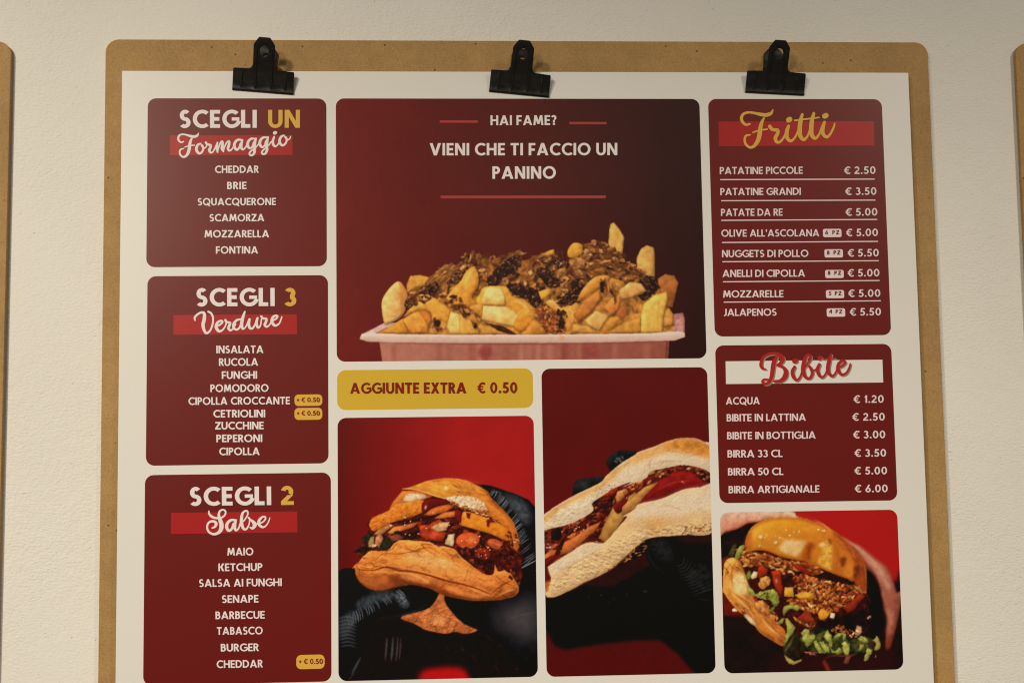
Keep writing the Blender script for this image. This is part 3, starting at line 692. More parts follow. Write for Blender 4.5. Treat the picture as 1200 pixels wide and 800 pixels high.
# the first photo: loaded fries in a tray
def paint_fries():
    p = Pic(388, 110, 834, 428, 1)
    t = np.clip((p.X - 392) / (828 - 392), 0, 1); u = np.clip((p.Y - 115) / 305, 0, 1)
    ca, cb, cc = np.array((104, 31, 26.)), np.array((80, 27, 22.)), np.array((47, 18, 15.))
    k = t[..., None]
    p.img[:] = np.where(k < .55, ca + (cb - ca) * (k / .55), cb + (cc - cb) * ((k - .55) / .45))
    p.img *= (.96 + .08 * p.fbm(60, 2, 3))[..., None] * (.97 + .06 * p.fbm(1.2, 1, 4))[..., None]
    A, B, Cc = Z(420, 280, 5.514), Z(540, 280, 5.514), Z(670, 250, 4.569)
    # tray: far flange, then the heap, then the near rim and side
    p.fill(A([(20, 615), (165, 543), (300, 540), (300, 640), (20, 640)]), (196, 158, 140), (212, 180, 162), 90, smooth=False, n=.05)
    p.fill(A([(110, 610), (180, 572), (300, 560), (300, 620), (110, 620)]), (150, 92, 72), smooth=False, n=.1)
    p.fill(Cc([(500, 545), (595, 530), (606, 560), (606, 660), (500, 660)]), (176, 112, 98), (196, 150, 136), 90, n=.05, relief=.1, facet=(1.6, 2.4))
    for a in ((552, 552, 38, 18), (560, 586, 34, 18), (545, 618, 30, 20)): p.blob(*Cc([(a[0], a[1])])[0], a[2] / 9, a[3] / 9, (206, 160, 146), n=6, relief=.3)
    heap = A([(130, 612), (290, 560), (312, 440), (330, 340), (400, 290), (480, 235), (560, 172), (640, 165), (690, 105), (760, 95)]) + \
        B([(30, 100), (110, 95), (200, 135), (240, 118), (330, 85), (390, 75), (400, 135), (490, 110), (600, 80), (620, 130), (690, 140)]) + \
        Cc([(60, 165), (160, 185), (230, 235), (270, 245), (330, 295), (385, 325), (440, 352), (470, 400), (500, 460), (540, 610), (520, 650)]) + [(700, 393), (560, 394)]
    p.fill(heap, (118, 70, 32), (190, 132, 58), 90, n=.35, ns=5, jag=1.5, relief=.1)
    MEAT = [(152, 98, 52), (172, 116, 62), (128, 76, 38), (104, 58, 30), (190, 136, 78), (82, 44, 25), (62, 34, 22)]
    DARK = [(46, 27, 22), (62, 36, 26), (34, 21, 19), (84, 48, 30), (40, 24, 20)]
    F1, F2 = (212, 166, 84), (192, 134, 58)
    # background fries standing behind
    p.fill(Cc([(197, 150), (200, 90), (206, 58), (225, 47), (260, 90), (282, 128), (276, 180), (270, 235), (225, 225), (197, 170)]), (216, 170, 82), (200, 152, 74), 0, n=.06, relief=.25, facet=(1.6, 2.4), smooth=False)
    p.line(Cc([(235, 70), (262, 120), (258, 225)]), 1.2, (222, 178, 96), .6, .4)
    p.fill(Cc([(347, 240), (370, 190), (400, 170), (440, 183), (446, 230), (445, 340), (370, 335), (350, 290)]), (214, 172, 92), (192, 142, 68), 0, n=.06, relief=.25, facet=(1.6, 2.4), jag=.2)
    p.line(Cc([(415, 180), (420, 260), (418, 335)]), 1.0, (214, 172, 96), .6, .4)
    p.fill(Cc([(460, 350), (500, 325), (550, 335), (571, 372), (556, 440), (540, 505), (505, 500), (470, 420)]), (178, 112, 56), (138, 80, 38), 80, n=.1, relief=.3)
    p.fill(A([(312, 345), (312, 290), (335, 237), (400, 233), (462, 246), (440, 300), (380, 315), (330, 350)]), (204, 152, 62), (182, 124, 48), 90, n=.08, relief=.25, facet=(1.6, 2.4))
    p.fill(A([(165, 540), (150, 410), (190, 330), (240, 280), (272, 280), (308, 330), (318, 370), (310, 440), (275, 505), (190, 548)]), (218, 178, 104), (200, 148, 78), 10, n=.05, relief=.28, facet=(1.6, 2.4), rr=3.5)
    p.fill(A([(262, 283), (275, 280), (312, 335), (318, 372), (308, 445), (275, 500), (270, 400)]), (186, 124, 58), n=.06, relief=.1, alpha=.75, soft=.5)
    # shredded meat over the top
    p.flecks(A([(400, 300), (480, 235), (560, 170), (640, 165), (690, 105), (770, 95), (770, 330), (600, 400), (440, 380)]), 190, (3, 9), (1.2, 2.6), MEAT, -30, 50, dark=.5)
    p.fill(A([(425, 292), (490, 228), (560, 160), (600, 178), (640, 200), (560, 270), (500, 290)]), (168, 114, 52), (150, 96, 42), 60, n=.25, ns=3, jag=1.0, relief=.3)
    p.flecks(A([(440, 280), (560, 170), (620, 200), (520, 285)]), 40, (4, 10), (1, 2), [(184, 130, 64), (160, 108, 52), (132, 84, 40)], -38, 14, dark=.3)
    p.flecks(B([(0, 120), (110, 95), (240, 118), (390, 72), (400, 140), (600, 80), (690, 140), (690, 420), (560, 440), (420, 380), (300, 300), (160, 300), (60, 180), (0, 260)]), 420, (3, 9), (1.2, 2.7), MEAT, -30, 70, dark=.55)
    p.flecks(Cc([(0, 230), (60, 165), (160, 185), (230, 235), (330, 295), (385, 325), (370, 360), (280, 370), (180, 340), (60, 400), (0, 470)]), 240, (3, 9), (1.2, 2.6), MEAT, 10, 50, dark=.5)
    p.flecks(Cc([(60, 165), (130, 150), (200, 165), (240, 205), (285, 225), (340, 285), (390, 320), (300, 330), (200, 290), (80, 240)]), 150, (3, 9), (1.4, 2.8), MEAT, 20, 45, dark=.5)
    # burnt ends
    for q in (A([(388, 352), (430, 318), (500, 268), (518, 318), (490, 350), (420, 388)]), A([(308, 392), (336, 384), (342, 430), (310, 452)]), A([(590, 260), (640, 210), (655, 240), (615, 280)]),
              B([(165, 270), (230, 190), (330, 110), (382, 108), (392, 170), (330, 222), (270, 252), (240, 302), (180, 300)]), B([(288, 296), (340, 288), (420, 300), (500, 330), (530, 400), (480, 452), (430, 392), (340, 362)]),
              B([(480, 205), (560, 190), (640, 270), (642, 312), (560, 300), (520, 262)]), B([(640, 390), (690, 340), (745, 350), (740, 420), (690, 440)]), B([(600, 130), (660, 140), (650, 180), (610, 170)]),
              Cc([(368, 352), (420, 338), (470, 392), (440, 432), (380, 472), (345, 440)]), Cc([(0, 360), (40, 345), (70, 400), (30, 480), (0, 490)])):
        p.fill(q, (48, 28, 22), n=.5, ns=3, jag=1.6, js=3, relief=.25)
        p.flecks(q, 44, (2, 5), (1, 2.2), DARK + [(112, 70, 44), (92, 56, 36), (74, 44, 30)], -30, 80, dark=.3)
        p.flecks(q, 14, (2, 5), (.7, 1.2), [(140, 96, 62), (110, 74, 50)], -30, 80)
    # cheese-coated middle
    CH, CH2 = (222, 162, 66), (200, 132, 46)
    p.fill(B([(-60, 330), (0, 270), (30, 215), (80, 178), (112, 225), (112, 300), (70, 370), (105, 415), (40, 440), (-70, 440), (-100, 400)]), CH, CH2, 60, n=.07, relief=.4, rr=3)
    p.line(B([(60, 200), (50, 270), (20, 340)]), 2.0, (238, 190, 100), .6, .8)
    p.line(B([(100, 240), (95, 310), (50, 380)]), 1.6, (170, 104, 36), .6, .6)
    p.fill(B([(110, 425), (125, 345), (165, 308), (290, 308), (330, 370), (420, 402), (472, 452), (482, 520), (440, 585), (380, 592), (300, 520)]), CH, (204, 138, 50), 70, n=.06, relief=.38, rr=3.5)
    p.fill(B([(150, 340), (180, 312), (265, 318), (288, 380), (292, 432), (150, 430), (128, 400)]), (234, 192, 112), (218, 162, 80), 90, n=.06, relief=.32, facet=(1.6, 2.4))
    p.blob(*B([(205, 365)])[0], 7, 6, (240, 204, 130), soft=2.2, relief=0, n=8, alpha=.7)
    p.line(B([(150, 432), (230, 437), (330, 436)]), 1.2, (150, 88, 30), .7, .4)
    p.fill(A([(575, 490), (600, 468), (660, 488), (720, 540), (772, 600), (772, 618), (590, 618), (572, 560)]), (226, 186, 104), (210, 158, 78), 60, n=.08, relief=.3, facet=(1.6, 2.4))
    p.fill(B([(-10, 470), (60, 520), (130, 618), (-10, 618)]), (210, 160, 74), (196, 140, 58), 60, n=.08, relief=.25, facet=(1.6, 2.4))
    p.fill(B([(95, 540), (200, 568), (360, 618), (140, 618)]), (206, 152, 68), (190, 128, 50), 70, n=.08, relief=.2, facet=(1.6, 2.4))
    p.fill(B([(150, 538), (280, 565), (372, 618), (325, 618), (240, 592)]), (70, 36, 20), n=.3, relief=.0)
    p.fill(B([(108, 495), (140, 430), (290, 436), (345, 465), (385, 505), (352, 572), (255, 552), (130, 522)]), (232, 190, 112), (216, 160, 78), 70, n=.06, relief=.35, facet=(1.6, 2.4), rr=3)
    p.blob(*B([(215, 480)])[0], 14, 5, (238, 202, 128), 8, soft=2.5, relief=0, alpha=.7)
    p.fill(B([(345, 572), (372, 500), (440, 450), (476, 490), (462, 560), (402, 595)]), (216, 150, 58), (196, 124, 42), 60, n=.08, relief=.4)
    p.line(B([(330, 560), (350, 510), (390, 465)]), 1.6, (240, 194, 104), .6, .6)
    p.flecks(B([(0, 440), (60, 430), (120, 450), (110, 580), (70, 560), (20, 500)]), 46, (3, 8), (1, 2.2), MEAT, 40, 40, dark=.5)
    p.fill(B([(478, 470), (510, 430), (590, 460), (642, 512), (662, 592), (600, 616), (520, 592), (512, 520)]), (142, 78, 38), n=.4, ns=2.5, jag=1.2, relief=.3)
    p.flecks(B([(485, 470), (590, 465), (650, 590), (530, 590)]), 90, (2, 5), (1, 2.2), [(178, 112, 58), (150, 82, 40), (116, 58, 30), (196, 136, 80)], 0, 180, dark=.5)
    p.fill(B([(545, 412), (590, 393), (640, 442), (700, 430), (742, 452), (732, 585), (682, 592), (672, 502), (620, 470)]), (222, 160, 72), (200, 132, 56), 80, n=.07, relief=.4)
    p.fill(B([(500, 340), (560, 320), (600, 330), (560, 380), (520, 395)]), (214, 150, 60), n=.1, relief=.35, facet=(1.6, 2.4))
    p.fill(B([(640, 470), (668, 455), (682, 480), (660, 500), (672, 540), (664, 590), (640, 585), (626, 550), (640, 510)]), (50, 28, 22), n=.5, ns=3, jag=1.8, js=3, relief=.2); p.flecks(B([(620, 470), (690, 470), (670, 600), (620, 590)]), 26, (2, 5), (1, 2.2), DARK + [(120, 70, 40), (150, 92, 50)], 60, 60, dark=.4)
    p.flecks(B([(640, 590), (740, 580), (735, 615), (650, 615)]), 18, (2, 6), (1, 2), [(204, 140, 70), (182, 116, 56)], 0, 40)
    p.fill(B([(520, 102), (560, 78), (602, 64), (608, 98), (560, 115)]), (212, 156, 62), n=.1, relief=.35, facet=(1.6, 2.4))
    p.fill(B([(690, 75), (715, 35), (745, 24), (785, 40), (780, 100), (720, 122), (692, 110)]), (220, 160, 58), (202, 136, 46), 60, n=.06, relief=.4)
    p.fill(B([(690, 150), (740, 110), (800, 130), (800, 185), (730, 195)]), (172, 118, 60), n=.3, ns=3, jag=1, relief=.3)
    # cheese running between the pieces
    for q in (B([(60, 440), (140, 420), (130, 520), (90, 540), (40, 500)]), B([(420, 585), (470, 520), (520, 560), (540, 616), (380, 616)]), Cc([(140, 640), (200, 560), (260, 560), (200, 640)]), Cc([(60, 560), (20, 590), (0, 560), (0, 500), (30, 480)]), Cc([(230, 450), (300, 440), (290, 500), (240, 520)]), Cc([(200, 345), (280, 370), (260, 420), (215, 400)])):
        p.fill(q, (208, 146, 60), (186, 120, 46), 70, n=.12, relief=.3, smooth=True, drop=.2)
    # gloss on the melted cheese
    for a in (B([(140, 330), (200, 318), (262, 322)]), B([(340, 400), (400, 420), (440, 470)]), B([(20, 300), (45, 250), (70, 205)]), B([(560, 405), (600, 405), (640, 452)]), B([(700, 445), (722, 480), (718, 540)]), Cc([(60, 420), (110, 372), (170, 348)])):
        p.line(a, 2.2, (246, 204, 124), .6, .7)
    # left foreground
    p.fill(A([(108, 612), (200, 568), (292, 508), (305, 560), (332, 614)]), (208, 146, 56), (190, 122, 44), 60, n=.07, relief=.25, facet=(1.6, 2.4))
    p.fill(A([(388, 472), (430, 454), (470, 488), (478, 535), (445, 572), (405, 530)]), (184, 112, 46), n=.1, relief=.2, facet=(1.6, 2.4))
    p.fill(A([(284, 520), (335, 482), (388, 468), (432, 520), (458, 575), (452, 610), (342, 612)]), (214, 150, 62), (198, 126, 48), 70, n=.06, relief=.3, facet=(1.6, 2.4))
    p.fill(A([(290, 505), (340, 445), (400, 402), (480, 376), (552, 428), (592, 460), (572, 545), (536, 522), (482, 530), (466, 470), (412, 452), (350, 470)]), (226, 164, 66), (206, 140, 52), 60, n=.05, relief=.42, rr=3)
    p.line(A([(360, 440), (430, 405), (490, 398)]), 2.2, (242, 194, 104), .55, .9)
    p.flecks(A([(460, 540), (510, 510), (570, 550), (540, 590), (470, 580)]), 34, (2, 5), (1, 2), MEAT, 0, 180, dark=.4)
    p.blob(*A([(510, 545)])[0], 4.2, 4.2, (48, 28, 24), jag=1, relief=.2)
    p.flecks(A([(520, 380), (640, 370), (700, 440), (770, 480), (770, 560), (690, 480), (560, 420)]), 60, (3, 8), (1, 2.4), MEAT[1:], 30, 40, dark=.5)
    p.flecks(A([(345, 330), (400, 360), (470, 345), (520, 370), (440, 400), (345, 420)]), 50, (2, 6), (1, 2.3), MEAT + [(206, 150, 84)], -20, 60, dark=.5)
    p.fill(A([(458, 612), (462, 592), (490, 590), (525, 614)]), (212, 156, 72), relief=.2, facet=(1.6, 2.4))
    # right foreground
    p.fill(Cc([(0, 640), (0, 590), (80, 598), (150, 642)]), (196, 142, 70), n=.1, relief=.2, facet=(1.6, 2.4))
    p.fill(Cc([(8, 545), (60, 470), (150, 400), (158, 462), (105, 535), (40, 585)]), (192, 126, 58), (166, 100, 44), 60, n=.1, relief=.3, facet=(1.6, 2.4))
    p.fill(Cc([(30, 470), (60, 402), (130, 338), (205, 338), (165, 382), (80, 442)]), (214, 152, 68), (196, 128, 50), 60, n=.07, relief=.38)
    p.fill(Cc([(180, 642), (270, 590), (372, 548), (372, 642)]), (194, 142, 62), (180, 120, 48), 60, n=.08, relief=.2, facet=(1.6, 2.4))
    p.fill(Cc([(70, 572), (130, 520), (203, 548), (152, 632), (90, 602)]), (218, 176, 98), (190, 138, 68), 40, n=.07, relief=.28, facet=(1.6, 2.4), smooth=False)
    p.fill(Cc([(168, 502), (220, 448), (267, 448), (252, 522), (215, 552)]), (206, 136, 64), (184, 108, 50), 60, n=.07, relief=.3, facet=(1.6, 2.4))
    p.fill(Cc([(235, 535), (290, 470), (300, 540), (265, 570)]), (176, 102, 52), n=.1, relief=.2)
    p.fill(Cc([(250, 412), (310, 368), (370, 374), (402, 415), (335, 450), (268, 468)]), (216, 170, 96), (186, 134, 66), 70, n=.08, relief=.3, facet=(1.6, 2.4))
    p.flecks(Cc([(140, 360), (210, 340), (260, 400), (230, 470), (200, 440)]), 26, (4, 10), (1, 2), MEAT, 70, 25, dark=.4)
    p.fill(Cc([(150, 370), (178, 362), (170, 430), (152, 420)]), (48, 28, 22), jag=1, relief=.2)
    p.fill(Cc([(490, 560), (495, 522), (520, 504), (546, 540), (546, 602), (490, 612)]), (204, 150, 70), (180, 124, 56), 60, n=.06, relief=.3, facet=(1.6, 2.4))
    p.fill(Cc([(368, 640), (372, 540), (386, 482), (440, 440), (508, 418), (516, 450), (492, 560), (488, 642)]), (224, 180, 84), (204, 154, 68), 20, n=.05, relief=.32, facet=(1.6, 2.4), rr=3, smooth=False)
    p.line(Cc([(478, 440), (462, 520), (460, 640)]), 1.3, (186, 132, 56), .6, .5)
    # tray side and near rim
    side = A([(135, 660), (156, 800)]) + [(600, 430), (782.7, 424), (784.4, 399)]
    p.fill(side, (168, 112, 88), (140, 80, 62), 0, n=.04, relief=0, smooth=False)
    for k in range(26):
        x = p.rs.uniform(450, 778); p.line([(x, 402), (x + p.rs.uniform(-1, 1), 424)], p.rs.uniform(2, 9), (200, 142, 118) if p.rs.rand() < .5 else (128, 58, 52), p.rs.uniform(.15, .4), 1.6, taper=False)
    p.blob(568, 413, 8, 8, (132, 60, 54), soft=2, relief=0, alpha=.8); p.blob(690, 412, 9, 7, (140, 66, 58), soft=2, relief=0, alpha=.6)
    p.line([(782, 400), (780.5, 424)], 1.6, (92, 40, 36), .8, .4, taper=False)
    rim = A([(6, 645), (22, 615), (60, 606), (300, 616)]) + [(540, 392.4), (680, 391.8), (760, 390.5), (795, 388), (802.5, 390), (802.4, 395), (790, 399), (700, 401.4), (560, 402), (460, 401.4), (430, 400)]
    p.fill(rim, (214, 190, 166), (190, 158, 134), 90, n=.03, relief=.15, rr=1.5, smooth=False)
    p.line(A([(20, 622), (150, 622), (500, 624)]) + [(680, 393), (770, 391.8), (800, 389.5)], 1.4, (230, 202, 182), .8, .4, taper=False)
    p.line([(432, 401.2), (520, 402.6), (680, 402.4), (790, 399.6)], 1.3, (120, 58, 50), .7, .4)
    p.line([(655, 393), (660, 396), (654, 399)], 1.6, (206, 140, 70), .8, .3)
    p.img[..., 1] *= np.where(p.img[..., 0] > 130, .975, 1.0)
    p.grade(1.10)
    return p

# the second photo: a wrapped burger held in black gloves
def paint_burger():
    p = Pic(391, 484, 636, 803, 2)
    t = np.clip((p.X - 396) / 150, 0, 1)[..., None] ** .8; u = np.clip((p.Y - 488) / 300, 0, 1)[..., None]
    p.img[:] = np.array((88, 21, 19.)) * (1 - t) + np.array((149, 33, 30.)) * t
    p.img *= (.95 + .10 * p.fbm(40, 3, 3))[..., None]
    b1, b2, b3, b4 = Z(395, 545, 6.667), Z(510, 545, 6.667), Z(395, 660, 5), Z(395, 485, 5)
    # dark lower background with the out-of-focus red patch
    p.fill(b3([(-40, 120), (110, 20), (500, 100), (900, 100), (1250, 40), (1250, 760), (-40, 760)]), (24, 13, 12), (30, 12, 11), 90, smooth=False, n=.1, relief=0, soft=1.5)
    p.fill(b3([(495, 740), (490, 640), (560, 612), (700, 606), (760, 640), (770, 740)]), (166, 28, 27), relief=0, n=.03, soft=3)
    # right glove
    gl = b4([(790, 405), (900, 418), (1050, 468), (1120, 500), (1180, 560)]) + b3([(1250, 0), (1250, 720), (1110, 660), (1000, 520), (900, 430), (820, 390), (720, 350), (620, 190), (600, 60), (800, -200)])
    p.fill(gl, (19, 19, 20), n=.25, ns=8, relief=.3, rr=6, smooth=False)
    p.fill(b3([(900, 330), (980, 260), (1160, 200), (1180, 460), (1040, 420)]), (78, 70, 70), n=.12, ns=12, relief=0, soft=11, alpha=.85)
    p.fill(b2([(520, 230), (640, 250), (730, 340), (740, 460), (680, 440), (600, 330)]), (84, 88, 92), n=.3, ns=4, relief=0, soft=4, alpha=.75)
    for k in range(46):      # fine wrinkles across the knuckle and down the hand
        f_ = k / 45; x = 575 + 46 * f_ ** .8; y = 577 + 86 * f_ ** 1.35; L = 5 + 7 * f_; a = math.radians(-62 + 30 * f_ + p.rs.uniform(-8, 8))
        p.line([(x - L * math.cos(a), y - L * math.sin(a)), (x + 1, y - .6), (x + L * math.cos(a), y + L * math.sin(a))], p.rs.uniform(.8, 1.4), (156, 160, 164) if p.rs.rand() < .6 else (8, 8, 9), p.rs.uniform(.4, .85), .15)
    p.line(b2([(425, 220), (470, 205), (520, 215)]), 1.6, (96, 98, 100), .8, .5)
    for k in range(60):
        x = p.rs.uniform(500, 628); y = 700 + (x - 500) * .62 + p.rs.uniform(-2, 60)
        a = math.radians(p.rs.uniform(25, 60)); L = p.rs.uniform(2, 7)
        p.line([(x, y), (x + L * math.cos(a), y + L * math.sin(a))], 1.0, (84, 82, 82), p.rs.uniform(.3, .7), .3)
    p.line(b3([(990, 330), (1080, 300), (1165, 285)]), 1.0, (96, 90, 88), .6, .4)
    # left glove: thumb and fingers
    p.fill(b3([(-20, 110), (110, 30), (200, 140), (420, 120), (560, 165), (575, 185), (520, 260), (400, 305), (230, 320), (190, 430), (60, 690), (-20, 700)]), (18, 18, 19), n=.25, ns=8, relief=.35, rr=5)
    for k in range(30):
        f_ = k / 29; x = 400 + 76 * f_; y = 738 - 46 * f_ ** .7; a = math.radians(95 - 60 * f_ + p.rs.uniform(-8, 8)); L = 8 - 2 * f_
        p.line([(x - L * math.cos(a), y - L * math.sin(a)), (x + .8, y), (x + L * math.cos(a), y + L * math.sin(a))], p.rs.uniform(1, 1.8), (112, 116, 120) if p.rs.rand() < .55 else (6, 6, 7), p.rs.uniform(.5, .95), .2)
    p.fill(b3([(340, 185), (380, 178), (420, 235), (400, 260), (370, 240)]), (104, 108, 112), relief=0, soft=1.8, alpha=.8, n=.5, ns=2)
    p.fill(b3([(110, 230), (200, 180), (330, 165), (340, 200), (230, 230), (140, 270)]), (66, 70, 73), relief=0, soft=3, alpha=.8, n=.3, ns=3); p.fill(b3([(15, 330), (90, 270), (110, 330), (60, 420), (15, 440)]), (58, 61, 63), relief=0, soft=3, alpha=.7)
    p.line(b3([(225, 318), (380, 300), (500, 258), (560, 190)]), 2.2, (54, 56, 57), .7, .8)
    for k in range(9): p.line([(397, 724 + k * 4.2), (408, 722 + k * 4.2), (418, 726 + k * 4.0)], 1.6, (92, 96, 98), .7, .4)
    for x, w_ in ((292, 2.0), (328, 2.4), (356, 1.8), (374, 1.4)):
        a = b3([(x, 425), (x - 4, 500), (x - 12, 575)]); p.line(a, w_, (98, 100, 102), .7, .7)
    p.line(b3([(140, 545), (110, 600), (85, 650)]), 3.0, (82, 84, 86), .7, .6); p.line(b3([(100, 640), (70, 680)]), 2.4, (66, 68, 70), .6, .6)
    # hanging corner of the wrapping
    p.fill(b3([(598, 176), (572, 222), (520, 268), (372, 314), (450, 350), (520, 388), (630, 410), (690, 400), (760, 410), (822, 388), (740, 350), (662, 270), (632, 220), (626, 180)]), (180, 106, 54), (196, 122, 66), 90, n=.14, ns=5, relief=.25, rr=4, smooth=True, jag=.4)
    p.texture(b3([(560, 230), (372, 314), (630, 410), (820, 388), (660, 270)]), .9, 4.0, 6); p.creases(b3([(598, 176), (520, 268), (372, 314), (630, 410), (820, 388), (662, 270)]), 9, .6, 1.5, .4, 46)
    p.fill(b3([(540, 330), (600, 300), (640, 340), (600, 360)]), (222, 156, 90), relief=0, soft=2, alpha=.6)
    p.fill(b3([(380, 316), (480, 300), (470, 345), (440, 345)]), (132, 70, 34), relief=0, soft=2.5, alpha=.5); p.fill(b3([(700, 350), (800, 385), (760, 405), (700, 395)]), (140, 72, 36), relief=0, soft=2.5, alpha=.6)
    # filling seen through the gap
    gap = b4([(150, 730), (230, 650), (420, 600), (520, 480), (650, 490), (760, 560), (900, 600), (1040, 720), (1075, 800)]) + b3([(1080, 100), (1000, 60), (870, 70), (780, 10), (600, -40), (300, -60), (130, -20)])
    p.fill(gap, (66, 24, 17), n=.6, ns=5, jag=1.2, relief=.1)
    SAUCE = [(92, 28, 18), (120, 40, 22), (64, 20, 15), (150, 62, 32), (44, 16, 13)]
    p.flecks(gap, 240, (3, 9), (1.5, 3.4), SAUCE, -20, 60, dark=.4)
    # left side: greens, onion, bacon strips
    for q, c in ((b1([(235, 460), (265, 420), (300, 440), (290, 500), (250, 495)]), (38, 18, 16)), (b1([(120, 680), (190, 635), (260, 620), (250, 660), (180, 680)]), (32, 30, 22)),
                 (b1([(195, 560), (250, 535), (300, 560), (260, 600), (205, 600)]), (40, 36, 26)), (b1([(330, 570), (400, 560), (460, 610), (400, 665), (320, 660), (290, 620)]), (42, 38, 24))):
        p.fill(q, c, n=.3, ns=3, jag=.6, relief=.3)
    p.fill(b1([(285, 540), (330, 490), (400, 458), (445, 466), (400, 500), (340, 545)]), (196, 146, 84), (172, 118, 60), 60, relief=.3)
    p.fill(b1([(238, 610), (262, 560), (292, 550), (290, 610), (262, 640)]), (166, 138, 78), relief=.25)
    p.fill(b1([(300, 560), (340, 530), (360, 570), (330, 640), (300, 620)]), (176, 116, 74), n=.3, ns=2, relief=.3, jag=.6)
    p.specks(b1([(260, 620), (310, 630), (300, 660), (260, 655)]), 12, (1, 2.6), [(196, 150, 110), (220, 180, 140)])
    p.fill(b1([(395, 525), (440, 480), (500, 470), (640, 440), (600, 480), (480, 520), (420, 535)]), (204, 128, 62), (170, 88, 40), 0, n=.15, relief=.3)
    p.fill(b1([(400, 545), (500, 535), (560, 545), (470, 590), (430, 590)]), (128, 66, 48), n=.15, relief=.2)
    p.line(b1([(420, 545), (470, 520), (530, 550), (620, 520), (700, 470)]), 3.2, (34, 15, 13), .95, .3)
    p.line(b1([(470, 450), (560, 435), (660, 420), (760, 395), (800, 380)]), 3.4, (40, 17, 14), .95, .3)
    p.fill(b1([(640, 470), (720, 460), (800, 420), (850, 470), (820, 590), (720, 560), (650, 520)]), (172, 70, 34), (140, 48, 26), 80, n=.3, ns=4, relief=.3, jag=.8)
    p.fill(b4([(555, 660), (600, 635), (660, 630), (640, 680), (580, 690)]), (198, 156, 104), n=.2, ns=3, relief=.2)
    p.fill(b4([(480, 700), (560, 690), (640, 690), (620, 745), (520, 735)]), (176, 72, 36), (146, 46, 26), 80, n=.25, ns=4, relief=.3)
    p.fill(b4([(630, 760), (650, 705), (690, 700), (680, 775)]), (204, 174, 126), n=.15, relief=.25)
    p.fill(b4([(570, 610), (620, 575), (690, 568), (690, 600), (600, 612)]), (206, 122, 50), n=.12, relief=.3)
    p.blob(*b2([(255, 585)])[0], 14, 9.5, (186, 84, 38), -6, relief=.4, rr=3, n=10, c2=None); p.blob(*b2([(285, 575)])[0], 4, 3, (224, 150, 84), relief=0, soft=1.6, alpha=.8); p.line(b2([(200, 630), (260, 645), (320, 630)]), 1.6, (214, 150, 100), .7, .6)
    p.blob(*b2([(470, 615)])[0], 10, 5.6, (176, 86, 46), 24, relief=.4, rr=2); p.line(b2([(420, 590), (470, 610), (520, 630)]), 1.2, (214, 140, 90), .7, .5)
    p.blob(*b2([(370, 690)])[0], 10, 7, (120, 40, 22), 10, relief=.3, jag=.8)
    p.flecks(b2([(160, 660), (400, 640), (640, 640), (690, 760), (560, 800), (330, 790), (230, 740)]), 90, (2, 6), (1, 2.4), [(58, 20, 15), (86, 30, 18), (34, 15, 13), (130, 56, 30), (44, 18, 15)], 20, 70, dark=.4)
    p.specks(b2([(300, 640), (480, 640), (440, 720), (330, 720)]), 14, (.8, 1.8), [(214, 140, 92), (190, 110, 70)])
    # lower bun in its paper
    low = b1([(118, 800), (160, 760), (250, 672), (330, 668), (400, 660), (480, 588), (640, 592), (720, 598), (800, 640)]) + b2([(30, 632), (70, 630), (150, 655), (210, 720), (300, 790)]) + \
        b3([(800, 20), (870, 62), (915, 62), (925, 5), (945, 45), (1000, 42), (1062, 130), (1050, 182), (985, 205), (915, 215), (770, 214), (620, 182), (540, 142), (430, 122), (330, 140), (240, 156), (160, 128), (112, 70), (104, 28)])
    p.fill(low, (214, 140, 60), (188, 110, 50), 90, n=.10, ns=6, relief=.34, rr=6, smooth=True, jag=.4)
    p.fill(b1([(520, 690), (640, 680), (760, 700), (900, 760), (880, 800), (640, 760)]), (226, 176, 110), relief=0, soft=3, alpha=.75, n=.15, ns=2)
    p.fill(b3([(500, 0), (600, -10), (700, 10), (660, 30), (560, 20)]), (230, 186, 122), relief=0, soft=2.5, alpha=.7)
    p.texture(low, .9, 7.0, 7, 2.2, .35); p.texture(low, .3, 1.6, 8); p.creases(low, 14, .6, 2.4, .35)
    p.set_clip(low)
    p.fill(b3([(110, 60), (200, 75), (300, 60), (430, 75), (540, 110), (640, 150), (770, 180), (915, 195), (1060, 150), (1060, 260), (100, 260)]), (112, 52, 22), relief=0, soft=3.0, alpha=.72, n=.25)
    p.fill(b3([(330, -20), (520, -30), (700, -10), (820, 60), (760, 90), (600, 60), (420, 20)]), (232, 166, 84), relief=0, soft=4, alpha=.55, n=.15)
    p.fill(b3([(130, 70), (200, 85), (290, 75), (300, 110), (220, 125), (150, 110)]), (206, 126, 58), relief=0, soft=2, alpha=.6); p.fill(b3([(370, 60), (480, 70), (550, 110), (500, 115), (400, 95)]), (214, 140, 72), relief=0, soft=1.6, alpha=.7); p.fill(b3([(640, 130), (760, 165), (880, 185), (800, 200), (660, 165)]), (212, 136, 66), relief=0, soft=1.6, alpha=.7)
    p.line(b3([(110, 20), (105, 60), (150, 125), (240, 155), (330, 140), (430, 121), (540, 141), (620, 181), (770, 213), (915, 214), (1050, 182)]), 3.2, (84, 36, 14), .6, 1.2)
    p.line(b1([(480, 592), (640, 596), (720, 602), (800, 644)]) + b2([(70, 634), (150, 659), (210, 724), (300, 794)]), 1.4, (240, 186, 104), .7, .4)
